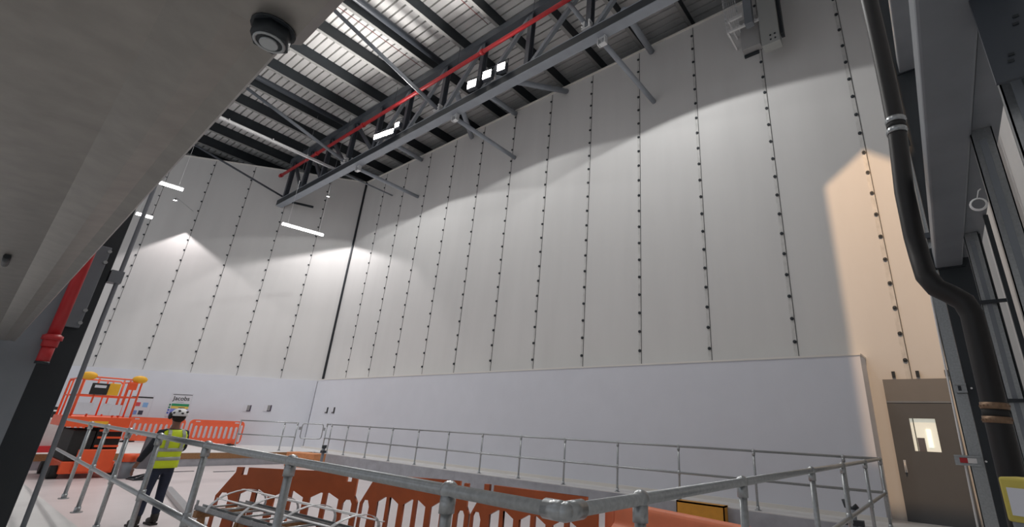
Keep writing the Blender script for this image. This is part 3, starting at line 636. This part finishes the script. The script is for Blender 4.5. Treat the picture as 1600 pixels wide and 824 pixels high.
# white and black plant cabinet behind the conduit
e = thing('plant_cabinet', 'pale machine cabinet with dark vents left of the orange lift', 'cabinet', (-22.6, 2.75, PZ), R(10))
b = MB(); b.box((-0.4, -0.5, 0.55), (0.4, 0.35, 1.40)); b.build('cabinet', mat('pale_paint', (0.55, 0.52, 0.52), 0.5, noise=0.04), e, bevel=0.02); b = MB(); b.box((-0.38, -0.48, 0.0), (0.38, 0.33, 0.55)); b.build('dark_base', M_RUB, e)
for z in (1.0, 1.14, 1.28): MB().box((0.40, 0.18, z), (0.41, 0.26, z+0.07)).build('vent', M_BLACK, e)
MB().box((0.41, -0.3, 0.3), (0.6, 0.3, 0.62)).build('tool_tray', M_RED, e)
e = thing('equipment_rack', 'black equipment rack with white shelves seen past the left column', 'rack', (-24.2, 2.5, PZ), R(8))
b = MB(); b.box((-0.3, -0.45, 0), (0.3, 0.45, 1.75)); b.build('black_body', M_RUB, e)
for z in (0.5, 0.95, 1.35, 1.6): MB().box((0.30, -0.42, z), (0.34, 0.42, z+0.05)).build('shelf_edge', M_WHITE, e)

# ------------------------------------------------------------------ worker
def skin(name, V_, E_, m, parent, root=0, sub=2):
    me = bpy.data.meshes.new(name); me.from_pydata([v[:3] for v in V_], E_, []); me.materials.append(m)
    o = bpy.data.objects.new(name, me); COL.objects.link(o); o.parent = parent
    sk = o.modifiers.new('skin', 'SKIN'); sk.use_smooth_shade = True
    for i, v in enumerate(V_):
        d = me.skin_vertices[0].data[i]; r = v[3]; d.radius = r if isinstance(r, tuple) else (r, r); d.use_root = False
    roots = root if isinstance(root, (list, tuple)) else [root]
    for q in roots: me.skin_vertices[0].data[q].use_root = True
    su = o.modifiers.new('smooth', 'SUBSURF'); su.levels = sub; su.render_levels = sub
    return o
SKIN = mat('skin', (0.22, 0.10, 0.065), 0.5, noise=0.05); M_JEAN = mat('dark_blue_jeans', (0.018, 0.025, 0.050), 0.8, noise=0.2, scale=12)
M_NAVY = mat('black_jacket', (0.010, 0.012, 0.020), 0.8, noise=0.2, scale=10); M_HI = mat('hi_vis_yellow', (0.66, 0.82, 0.02), 0.6, noise=0.05, scale=10)
M_REF = mat('reflective_grey', (0.38, 0.40, 0.36), 0.4, noise=0.1, scale=10); M_BOOT = mat('dark_boots', (0.02, 0.016, 0.014), 0.6, noise=0.1)
P_ = thing('person', 'person in yellow hi-vis vest, white helmet and dark jeans standing with back turned', 'person', (-10.85, 2.86, PZ), R(100))
# local frame: faces +Y, left hand side is -X; camera looks at the back
Vb = [(0, 0, 0.95, (0.14, 0.10)), (0, 0, 1.10, (0.13, 0.095)), (0, 0.0, 1.28, (0.15, 0.10)), (0, 0, 1.43, (0.13, 0.09)), (0, 0.01, 1.50, (0.06, 0.06)), (0.01, 0.02, 1.57, 0.055), (0.015, 0.04, 1.64, (0.075, 0.09)), (0.015, 0.045, 1.72, (0.08, 0.095)),
      (-0.17, 0, 1.43, 0.058), (-0.29, -0.03, 1.18, 0.043), (-0.37, 0.03, 0.95, 0.030), (-0.385, 0.045, 0.88, (0.018, 0.038)),
      (0.17, 0, 1.43, 0.058), (0.235, 0.03, 1.17, 0.043), (0.16, 0.22, 1.10, 0.030), (0.12, 0.28, 1.11, (0.036, 0.018)),
      (-0.09, 0, 0.90, 0.085), (-0.12, 0.01, 0.50, 0.055), (-0.14, -0.02, 0.09, 0.04), (-0.15, 0.12, 0.04, 0.038),
      (0.09, 0, 0.90, 0.085), (0.11, 0.03, 0.50, 0.055), (0.11, 0.0, 0.09, 0.04), (0.13, 0.14, 0.04, 0.038)]
Eb = [(0, 1), (1, 2), (2, 3), (3, 4), (4, 5), (5, 6), (6, 7), (3, 8), (8, 9), (9, 10), (10, 11), (3, 12), (12, 13), (13, 14), (14, 15), (0, 16), (16, 17), (17, 18), (18, 19), (0, 20), (20, 21), (21, 22), (22, 23)]
roots = [0]
def finger(base, pts, r):
    i0 = len(Vb)
    for k, p in enumerate((base,)+tuple(pts)): Vb.append((*p, r*(1-0.12*k)))
    for k in range(len(pts)): Eb.append((i0+k, i0+k+1))
    roots.append(i0)
for j, (dy, ln) in enumerate(((0.03, 0.070), (0.010, 0.080), (-0.010, 0.074), (-0.028, 0.058))):
    finger((-0.387, 0.045+dy, 0.87), ((-0.392, 0.048+dy, 0.84-ln*0.3), (-0.388, 0.052+dy, 0.84-ln*0.7), (-0.376, 0.052+dy, 0.84-ln)), 0.0095)
finger((-0.382, 0.085, 0.90), ((-0.375, 0.105, 0.875), (-0.37, 0.112, 0.845)), 0.011)
for j, (dz, ln) in enumerate(((0.03, 0.070), (0.010, 0.080), (-0.010, 0.074), (-0.028, 0.058))):
    finger((0.115, 0.285, 1.11+dz), ((0.10, 0.30, 1.11+dz), (0.10-ln*0.5, 0.315, 1.11+dz), (0.10-ln, 0.305, 1.11+dz)), 0.0095)
finger((0.13, 0.26, 1.15), ((0.112, 0.265, 1.17), (0.09, 0.28, 1.175)), 0.011)
skin('body', Vb, Eb, SKIN, P_, roots)
# face features on the head

b = MB(); b.ball((0.015, 0.14, 1.665), 0.018, (0.7, 1, 1.2)); b.build('nose', SKIN, P_)
for s in (-1, 1): MB().ball((0.015+0.034*s, 0.128, 1.70), 0.011, u=8, v=6).build('eye', M_WHITE, P_)
b = MB(); b.ball((0.015, 0.128, 1.625), 0.02, (1.2, 0.4, 0.3)); b.build('mouth', mat('lips', (0.25, 0.07, 0.06), 0.5), P_)
for s in (-1, 1): MB().ball((0.015+0.088*s, 0.03, 1.68), 0.03, (0.35, 0.7, 1)).build('ear', SKIN, P_)
b = MB(); b.ball((0.015, 0.01, 1.70), 0.098, (0.98, 1.02, 1.0), 16, 10); b.build('hair', mat('dark_hair', (0.02, 0.015, 0.012), 0.9, noise=0.2, scale=30), P_)
# clothing
Vj = [(0, 0, 0.92, (0.155, 0.115)), (0, 0, 1.02, (0.15, 0.11)), (-0.095, 0, 0.86, 0.10), (-0.12, 0.012, 0.50, 0.073), (-0.14, -0.018, 0.13, 0.062), (0.095, 0, 0.86, 0.10), (0.11, 0.032, 0.50, 0.073), (0.11, 0.002, 0.13, 0.062)]
skin('jeans', Vj, [(0, 1), (0, 2), (2, 3), (3, 4), (0, 5), (5, 6), (6, 7)], M_JEAN, P_)
Vk = [(0, 0, 1.02, (0.15, 0.11)), (0, 0, 1.28, (0.165, 0.115)), (0, 0, 1.42, (0.14, 0.10)), (0, 0.01, 1.50, (0.07, 0.07)), (-0.18, 0, 1.43, 0.072), (-0.29, -0.03, 1.18, 0.060), (-0.365, 0.028, 0.97, 0.046), (0.18, 0, 1.43, 0.072), (0.24, 0.03, 1.17, 0.058), (0.17, 0.21, 1.10, 0.045)]
skin('jacket', Vk, [(0, 1), (1, 2), (2, 3), (2, 4), (4, 5), (5, 6), (2, 7), (7, 8), (8, 9)], M_NAVY, P_)
def torso_ring(z):
    prof_ = [(0.88, 0.20, 0.150), (0.95, 0.20, 0.150), (1.05, 0.195, 0.145), (1.18, 0.200, 0.145), (1.30, 0.215, 0.148), (1.40, 0.215, 0.14), (1.46, 0.185, 0.118), (1.505, 0.10, 0.085)]
    for (a, ra, rb), (c, rc, rd) in zip(prof_, prof_[1:]):
        if z <= c+1e-6: t_ = max(0, (z-a)/(c-a)); return ra+(rc-ra)*t_, rb+(rd-rb)*t_
    return prof_[-1][1:]
def shell(zs, off, m, name, parent):
    b = MB(); rings = []
    for z in zs:
        rx, ry = torso_ring(z); rings.append([b.bm.verts.new(((rx+off)*math.copysign(abs(math.cos(a))**0.8, math.cos(a)), (ry+off)*math.copysign(abs(math.sin(a))**0.8, math.sin(a)), z)) for a in [2*math.pi*k/28 for k in range(28)]])
    for A_, B_ in zip(rings, rings[1:]):
        for k in range(28): f = b.bm.faces.new((A_[k], A_[(k+1) % 28], B_[(k+1) % 28], B_[k])); f.smooth = True
    o = b.build(name, m, parent); so = o.modifiers.new('thickness', 'SOLIDIFY'); so.thickness = 0.006; return o
vest = shell([0.88, 0.95, 1.05, 1.12, 1.18, 1.24, 1.30, 1.36, 1.40, 1.46, 1.49], 0.0, M_HI, 'hi_vis_vest', P_)
shell([1.00, 1.055], 0.007, M_REF, 'reflective_band', vest); shell([1.14, 1.195], 0.007, M_REF, 'reflective_band', vest)
for s in (-1, 1):
    b = MB(); 
    pts = [(s*0.11, -0.150, 1.19), (s*0.115, -0.155, 1.32), (s*0.11, -0.14, 1.41), (s*0.10, -0.10, 1.475), (s*0.095, 0.0, 1.50), (s*0.10, 0.10, 1.475), (s*0.11, 0.15, 1.35), (s*0.11, 0.15, 1.19)]
    for p, q in zip(pts, pts[1:]): b.beam(p, q, 0.05, 0.012, up=(0, p[1]+q[1], 0.2))
    b.build('reflective_brace', M_REF, vest)
b = MB(); b.box((-0.06, -0.158, 1.32), (0.06, -0.149, 1.37)); b.build('back_patch', M_REF, vest)
for x, y in ((-0.145, 0.0), (0.115, 0.02)):
    b = MB(); b.ball((x, y+0.06, 0.055), 0.075, (0.68, 1.95, 0.72), 14, 8); b.tube([(x, y-0.01, 0.05), (x, y-0.01, 0.17)], 0.058, 14); b.box((x-0.048, y-0.07, 0.0), (x+0.048, y+0.19, 0.03)); b.build('boot', M_BOOT, P_)
# helmet
hb = MB()
ring = []
c = Vector((0.015, 0.03, 1.715))
for j in range(7):
    t_ = j/6*math.pi/2; rz_ = 0.135*math.sin(t_); rr_ = math.cos(t_)
    ring.append([hb.bm.verts.new(c+Vector((0.125*rr_*math.cos(a), 0.152*rr_*math.sin(a), rz_))) for a in [2*math.pi*k/24 for k in range(24)]] if j < 6 else [hb.bm.verts.new(c+Vector((0, 0, 0.135)))])
for j in range(5):
    for k in range(24): f = hb.bm.faces.new((ring[j][k], ring[j][(k+1) % 24], ring[j+1][(k+1) % 24], ring[j+1][k])); f.smooth = True
for k in range(24): f = hb.bm.faces.new((ring[5][k], ring[5][(k+1) % 24], ring[6][0])); f.smooth = True
hel = hb.build('helmet', M_WHITE, P_); so = hel.modifiers.new('thickness', 'SOLIDIFY'); so.thickness = 0.008
b = MB(); b.ball(c+Vector((0, 0.13, 0.005)), 0.09, (1.05, 0.75, 0.12)); b.build('peak', M_WHITE, hel)
b = MB()
for a, zz in ((200, 0.05), (235, 0.085), (260, 0.045), (300, 0.07), (180, 0.03)): b.ball(c+Vector((0.122*math.cos(R(a))*0.93, 0.15*math.sin(R(a))*0.93, zz)), 0.022, (1, 1, 0.7), 8, 6)
b.box(c+Vector((-0.03, -0.04, 0.130)), c+Vector((0.03, 0.05, 0.142))); b.build('black_vent', M_RUB, hel)
b = MB(); b.ball(c+Vector((-0.13, 0.0, -0.01)), 0.045, (0.6, 1, 1.1)); b.ball(c+Vector((-0.10, 0.06, 0.03)), 0.035, (0.8, 1, 1)); b.build('ear_defender', M_RUB, hel)

# ------------------------------------------------------------------ near overhead galvanised beam (upper left)

def ray(px_, py_): return (_r*(px_-PPX) - _u*(py_-PPY) + _f*FPX).normalized()
bd = ray(-60, 624); bd = Vector((bd.x, bd.y, 0)).normalized()          # beam direction, level
h0 = 0.50
E0 = CAM + ray(456, 62)*(h0/ray(456, 62).z)                          # point on the lower edge of the beam
nrm = Vector((0, 0, 1)).cross(bd); 
if nrm.y > 0: nrm = -nrm                                             # points to the viewer's side, away from the wall
e = thing('overhead_beam', 'wide galvanised steel beam close overhead at the upper left', 'beam', E0)
w = 0.42
b = MB(); prof = [(0, 0.0), (0.0, 0.05), (0.008, 0.05), (0.012, 0.012), (0.03, 0.0)]
poly = [(0, 0.004), (0.004, 0), (0.032, 0.006), (0.070, -0.001), (0.128, 0.012), (0.27, 0.004), (w, 0.0), (w, 0.03), (0.016, 0.03), (0.008, 0.04), (0.008, 0.11), (0, 0.11)]
b.prism(poly, -bd*0.01, nrm, (0, 0, 1), bd*5.7); b.build('beam_body', M_GALVD, e)
b = MB(); b.prism([(-0.014, 0.004), (0.0, -0.006), (w, -0.006), (w, 0.0), (0.0, 0.0), (-0.006, 0.01), (-0.006, 0.12), (-0.014, 0.12)], -bd*0.45, nrm, (0, 0, 1), bd*0.455); b.build('splice_plate', M_GALVD, e)
bp_ = CAM + ray(428, 45)*((h0-0.006)/ray(428, 45).z) - E0
b = MB(); b.tube([bp_, bp_-Vector((0, 0, 0.003))], 0.027, 20); b.build('washer', M_BLACK, e)
b = MB(); b.tube([bp_-Vector((0, 0, 0.003)), bp_-Vector((0, 0, 0.024))], 0.0235, 6); b.build('bolt_nut', M_BLACK, e)
b = MB(); ring_ = [bp_-Vector((0, 0, 0.024))+Vector((0.0175*math.cos(a), 0.0175*math.sin(a), 0)) for a in [2*math.pi*k/20 for k in range(20)]]; b.tube(ring_, 0.0022, 8, closed=True); b.build('nut_rim', M_GALV, e)
b = MB(); b.tube([bp_-Vector((0, 0, 0.02)), bp_-Vector((0, 0, 0.028))], 0.011, 16); b.build('bolt_end', M_GALV, e)
sp = CAM + ray(10, 405)*(h0/ray(10, 405).z) - E0
b = MB(); b.tube([sp-bd*0.05+Vector((0, 0, 0.001)), sp+bd*0.12+Vector((0, 0, 0.001))], 0.010, 10); b.build('slot_hole', M_BLACK, e)

# ------------------------------------------------------------------ left column group
e = thing('steel_column', 'dark steel column standing at the left edge of the picture', 'column', (-6.9, 0.5, 0))
b = MB(); b.box((-0.3, -0.35, 0), (0.0, 0.325, 14.7)); b.build('column_body', M_BLACK, e, bevel=0.01)
e = thing('steel_stud', 'grey galvanised channel in front of the left column', 'channel', (-6.45, 0.25, 0))
b = MB(); b.box((0, -0.22, 0), (0.012, 0.29, 3.3)); b.box((-0.1, 0.278, 0), (0, 0.29, 3.3)); b.build('channel_web', M_GREY, e); b = MB(); b.box((-0.16, 0.10, 3.2), (0.05, 0.25, 3.3)); b.build('cap_plate', M_GREY, e)
e = thing('red_drop_pipe', 'red pipe with a capped end hanging beside the left column', 'pipe', (-6.36, 0.565, 1.72))
b = MB(); b.tube([(0, 0, 0.22), (0, 0, 2.2)], 0.045, 14); b.build('pipe', M_RED, e); b = MB(); b.tube([(0, 0, 0.13), (0, 0, 0.24)], 0.055, 14); b.tube([(0, 0, 0.19), (0, 0, 0.23)], 0.07, 14); b.tube([(0, 0, 0), (0, 0, 0.14)], 0.045, 12); b.build('end_fitting', M_RED, e); MB().tube([(0, 0, -0.02), (0, 0, 0)], 0.048, 12).build('cap', M_BLACK, e)
b = MB(); b.beam((-0.54, 0, 1.6), (0, 0, 1.6), 0.05, 0.04); b.build('bracket', M_STEEL, e)
e = thing('junction_box', 'flat grey steel plate box on the left column behind the red pipe', 'box', (-6.86, 0.66, 1.95))
b = MB(); b.box((-0.03, -0.10, 0.15), (0.02, 0.10, 1.02)); b.build('box_body', M_GREY, e, bevel=0.008)
for z in (0.2, 0.33, 0.85, 0.97): MB().tube([(0.02, 0.09, z), (0.04, 0.09, z)], 0.018, 8).build('screw', M_GALV, e)
e = thing('vertical_conduit', 'tall thin grey conduit beside the left column', 'conduit', (-6.9, 0.905, 0))
b = MB(); b.tube([(0, 0.03, 0.0), (0, 0.0, 2.2), (0, -0.02, 12)], 0.02, 12); b.build('conduit', M_GREY, e)
MB().box((-0.1, -0.078, 2.62), (0.03, 0.03, 2.75)).build('bracket', M_GREY, e); MB().box((-0.06, -0.05, 0), (0.06, 0.09, 0.25)).build('base_block', M_GREY, e)

# ------------------------------------------------------------------ right side: columns, beams, pipe, studs
e = thing('steel_column', 'black steel column standing right of the grey door', 'column', (0.5, 8.3, 0))
b = MB(); b.box((-0.19, -0.1, 0), (0.25, 0.2, 14.5)); b.build('column_body', M_BLACK, e); MB().box((-0.25, -0.16, 0), (0.3, 0.36, 0.03)).build('base_plate', M_BLACK, e)
e = thing('steel_angle', 'pale galvanised angle strip running up beside the grey door', 'angle', (0.22, 8.2, 0))
b = MB(); b.box((-0.06, 0, 0), (0.085, 0.01, 14)); b.box((-0.06, 0, 0), (-0.05, 0.12, 14)); b.build('angle_body', M_GALV, e)
b = MB(); b.tube([(-0.13, -0.02, 0.0), (-0.10, -0.02, 1.5), (-0.06, -0.02, 3.4), (-0.03, -0.02, 6)], 0.012, 8); b.build('cable', M_WHITE, e)
for k, (px_, py_, wd) in enumerate(((1502, 607, 0.11), (1512, 720, 0.26))):
    p = at_y(px_, py_, 8.15)-Vector((0.22, 8.2, 0)); b = MB(); b.box(p+Vector((-wd/2, -0.03, -0.06)), p+Vector((wd/2, 0.05, -0.04))); b.box(p+Vector((-wd/2, -0.03, 0.04)), p+Vector((wd/2, 0.05, 0.06))); b.box(p+Vector((-wd/2, 0.0, -0.06)), p+Vector((wd/2, 0.05, 0.06))); b.build('bracket', M_GALV, e)
    MB().box(p+Vector((-wd*0.3, -0.02, -0.03)), p+Vector((0, 0.0, 0.03))).build('coloured_tab', M_RED if k else M_BLACK, e)
    if k: MB().box(p+Vector((0.0, -0.02, -0.03)), p+Vector((wd*0.35, 0.0, 0.03))).build('white_tab', M_WHITE, e)
    MB().tube([p+Vector((wd/2+0.05, 0.0, 0)), p+Vector((wd/2+0.05, 0.06, 0))], 0.012, 8).build('screw_head', M_WHITE, e)
def ybeam(x0, x1, z0, z1, y0, y1, label):
    e = thing('steel_beam', label, 'beam', ((x0+x1)/2, y0, z0)); w_ = (x1-x0)/2; h_ = z1-z0
    b = MB(); b.box((-w_, 0, 0), (w_, y1-y0, h_)); b.build('beam_body', M_GREY, e, bevel=0.02); MB().box((-w_-0.03, y1-y0-0.02, -0.02), (w_+0.03, y1-y0, h_+0.05)).build('end_plate', M_BLACK, e)
    return e
ybeam(0.285, 0.59, 3.76, 4.02, -1.0, 8.195, 'broad grey steel beam overhead at the right running to the black column')
ybeam(0.42, 0.66, 7.2, 7.45, 1.0, 8.195, 'narrow grey steel beam higher up behind the broad one')
e = thing('light_conduit', 'pale conduit with couplers running up the black column beside the black pipe', 'conduit', (0.265, 8.1, 4.2))
b = MB(); b.tube([(-0.03, 0, -0.4), (0.0, 0, 2.5), (0.06, 0, 6.5)], 0.022, 10); b.build('conduit', M_COPE, e)
for z in (0.0, 1.8, 2.6, 4.0): MB().box((-0.06, -0.03, z), (0.06, 0.04, z+0.08)).build('coupler', M_STEEL, e)
# black pipe
pp = [(1346+11, -40), (1358, 0), (1374, 70), (1389, 140), (1401, 200), (1413, 300), (1428, 370), (1438, 405)]
P3 = [at_y(x, y, 5.5) for x, y in pp]
low = [at_y(x, y, 5.35) for x, y in ((1447, 432), (1463, 450), (1485, 460), (1506, 472), (1519, 492), (1528, 530), (1556, 645), (1580, 745), (1604, 850))]
e = thing('drain_pipe', 'large black pipe with a double bend running down the right side', 'pipe', (0, 5.5, 0))
off = Vector((0, 5.5, 0))
MB().tube([p-off for p in P3+low], 0.088, 20).build('pipe', M_PIPE, e)
def coup(a, c, nm):
    a, c = a-off, c-off; d = (c-a); mm = M_GALV if nm == 'a' else mat('bronze_band', (0.25, 0.16, 0.10), 0.45, 0.5, noise=0.15, scale=30)
    b = MB(); b.tube([a+d*0.3, c-d*0.3], 0.091, 20); b.build('rubber_sleeve', M_RUB, e)
    for p_ in (a, a+d*0.68):
        b = MB(); b.tube([p_, p_+d*0.32], 0.096, 20)
        for k in range(18):
            an = 2*math.pi*k/18; b.box(p_+d*0.16+Vector((0.097*math.cos(an)-0.004, 0.097*math.sin(an)-0.004, -0.008)), p_+d*0.16+Vector((0.097*math.cos(an)+0.004, 0.097*math.sin(an)+0.004, 0.008)))
        b.build('clamp_band', mm, e)
coup(at_y(1399, 186, 5.5), at_y(1402, 210, 5.5), 'a')
coup(at_y(1553, 630, 5.35), at_y(1559, 662, 5.35), 'b')
# right wall, header and studs
b = MB(); b.box((1.35, -3, 0), (1.5, 12, 14)); struct(b.build('wall_right', M_CLAD))
b = MB(); b.box((0.60, 1.5, 3.81), (0.78, 8.0, 3.98)); o = b.build('header_channel', M_GREY); tag(o, 'grey header channel over the row of studs at the right', 'channel')
for i, (y, lab) in enumerate(((7.0, 'furthest galvanised stud at the right, left of the black frame'), (4.5, 'middle galvanised stud at the right, behind the small coil'), (3.1, 'nearest galvanised stud at the right edge'))):
    e = thing('metal_stud', lab, 'stud', (0.645, y, 0), group='metal studs at the right')
    b = MB(); b.box((-0.065, 0, 0), (0.075, 0.008, 3.8)); b.box((-0.065, 0, 0), (-0.057, 0.06, 3.8)); b.box((0.067, 0, 0), (0.075, 0.06, 3.8)); b.box((-0.065, 0.052, 0), (-0.04, 0.06, 3.8)); b.build('stud_web', M_GALV, e)
    b = MB(); b.box((-0.02, -0.004, 0.1), (0.025, 0, 3.7)); b.build('stud_rib', M_GREY, e)
for i, (az0, y, lab) in enumerate(((5.9, 7.0, 'black vertical frame bar right of the furthest stud'), (6.85, 6.4, 'black vertical frame bar left of the middle stud'))):
    x = y*math.tan(R(az0)); b = MB(); b.box((x-0.02, y+0.08, 0), (x+0.02, y+0.13, 3.8)); tag(b.build('frame_bar', M_BLACK), lab, 'bar')
for i, (z, lab) in enumerate(((2.93, 'upper black cross bar between the studs at the right'), (1.85, 'lower black cross bar between the studs at the right'))):
    b = MB(); b.beam((0.50, 6.95, z), (0.80, 6.95, z), 0.04, 0.035); tag(b.build('cross_bar', M_BLACK), lab, 'bar')
e = thing('wire_coil', 'small coil of white wire hung on the middle stud', 'wire', (0.57, 4.46, 0))
c = at_y(1529, 319, 4.46)-Vector((0.57, 4.46, 0))
b = MB()
for k in range(3): b.tube([c+Vector(((0.045+0.004*k)*math.cos(R(a)), 0.004*k, (0.045+0.004*k)*math.sin(R(a)))) for a in range(0, 360, 24)], 0.004, 6, closed=True)
b.tube([c+Vector((0, 0, 0.045)), c+Vector((0.02, 0, 0.11)), c+Vector((0.04, 0.02, 0.13))], 0.004, 6); b.build('coil', M_WHITE, e)
e = thing('cleat_plate', 'grey steel cleat between the broad beam and the studs', 'bracket', (0.6, 3.9, 4.0))
p = at_y(1533, 55, 3.9)-Vector((0.6, 3.9, 4.0)); b = MB(); b.box(p+Vector((-0.13, 0, -0.02)), p+Vector((0.13, 0.12, 0.14))); b.build('cleat', M_GREY, e, bevel=0.006)
e = thing('slotted_plate', 'dark grey slotted plate overhead in the top right corner', 'plate', (0.72, 2.9, 2.9))
a0 = at_y(1557, 131, 2.9)-Vector((0.72, 2.9, 2.9)); 
b = MB(); b.box((a0.x, 0, a0.z), (a0.x+0.5, 0.02, a0.z+1.3)); b.build('plate', M_STEEL, e)
for (px_, py_) in ((1587, 25), (1587, 37), (1580, 85), (1580, 95)):
    q = at_y(px_, py_, 2.895)-Vector((0.72, 2.9, 2.9)); MB().box(q+Vector((-0.012, -0.004, -0.008)), q+Vector((0.012, 0.002, 0.008))).build('slot', M_BLACK, e)
# insulation pack, bottom right
q = at_y(1562, 745, 2.2)
e = thing('insulation_pack', 'yellow foam pack with a white printed label at the lower right edge', 'pack', (q.x, 2.2, q.z-0.30), R(-25))
b = MB(); b.box((0, 0, 0.0), (0.30, 0.10, 0.29)); b.build('grey_wrap', M_GREY, e, bevel=0.01)
b = MB(); b.box((-0.004, -0.01, 0.17), (0.31, 0.11, 0.30)); b.build('yellow_foam', mat('yellow_foam', (0.55, 0.46, 0.10), 0.8, noise=0.1), e, bevel=0.008)
MB().box((0.015, -0.014, 0.19), (0.22, -0.01, 0.27)).build('white_label', M_PAPER, e)
MB().box((0.16, -0.016, 0.20), (0.20, -0.0135, 0.24)).build('red_print', M_RED, e)
g = thing('pack_stand', 'grey cabinet under the yellow foam pack', 'cabinet', (q.x, 2.2, 0), R(-25)); MB().box((-0.02, -0.05, 0), (0.4, 0.3, q.z-0.30)).build('cabinet_body', M_GREY, g, bevel=0.01)
# unseen warm lamp; plate added and cut to shape gabled light on the wall
wl = Vector((-0.44, 2.2, 14.5)); k_ = 0.5/9.8
e = thing('unseen_warm_lamp', 'unseen warm lamp with an added plate shaping its light on the wall', 'light', wl)
hole = [(0.02, -6.4), (-0.93, -7.12), (-0.93, -14.4), (1.25, -14.4), (1.25, -7.5)]
hole = [(x*k_, z*k_) for x, z in hole]
me = flat([(-0.9, -1.6), (0.9, -1.6), (0.9, 0.2), (-0.9, 0.2)], [hole], 0.004); me.transform(Matrix.Translation((0, 0.5, 0)))
meshobj('light_shaping_plate', me, M_RUB, e)
MB().box((-0.1, -0.25, -0.02), (0.1, -0.1, 0.15)).build('housing', M_STEEL, e)
b = MB(); b.beam((0.85, 0.5, 0.1), (0.08, -0.15, 0.1), 0.02, 0.02); b.beam((-0.85, 0.5, 0.1), (-0.08, -0.15, 0.1), 0.02, 0.02); b.build('arm', M_STEEL, e)
o = lamp('warm_glow', 'SPOT', (0, 0, 0), (0.02, 5, -5.3), 5600, (1, 0.64, 0.36), spot_size=R(46), spot_blend=0.05, shadow_soft_size=0.006); o.parent = e
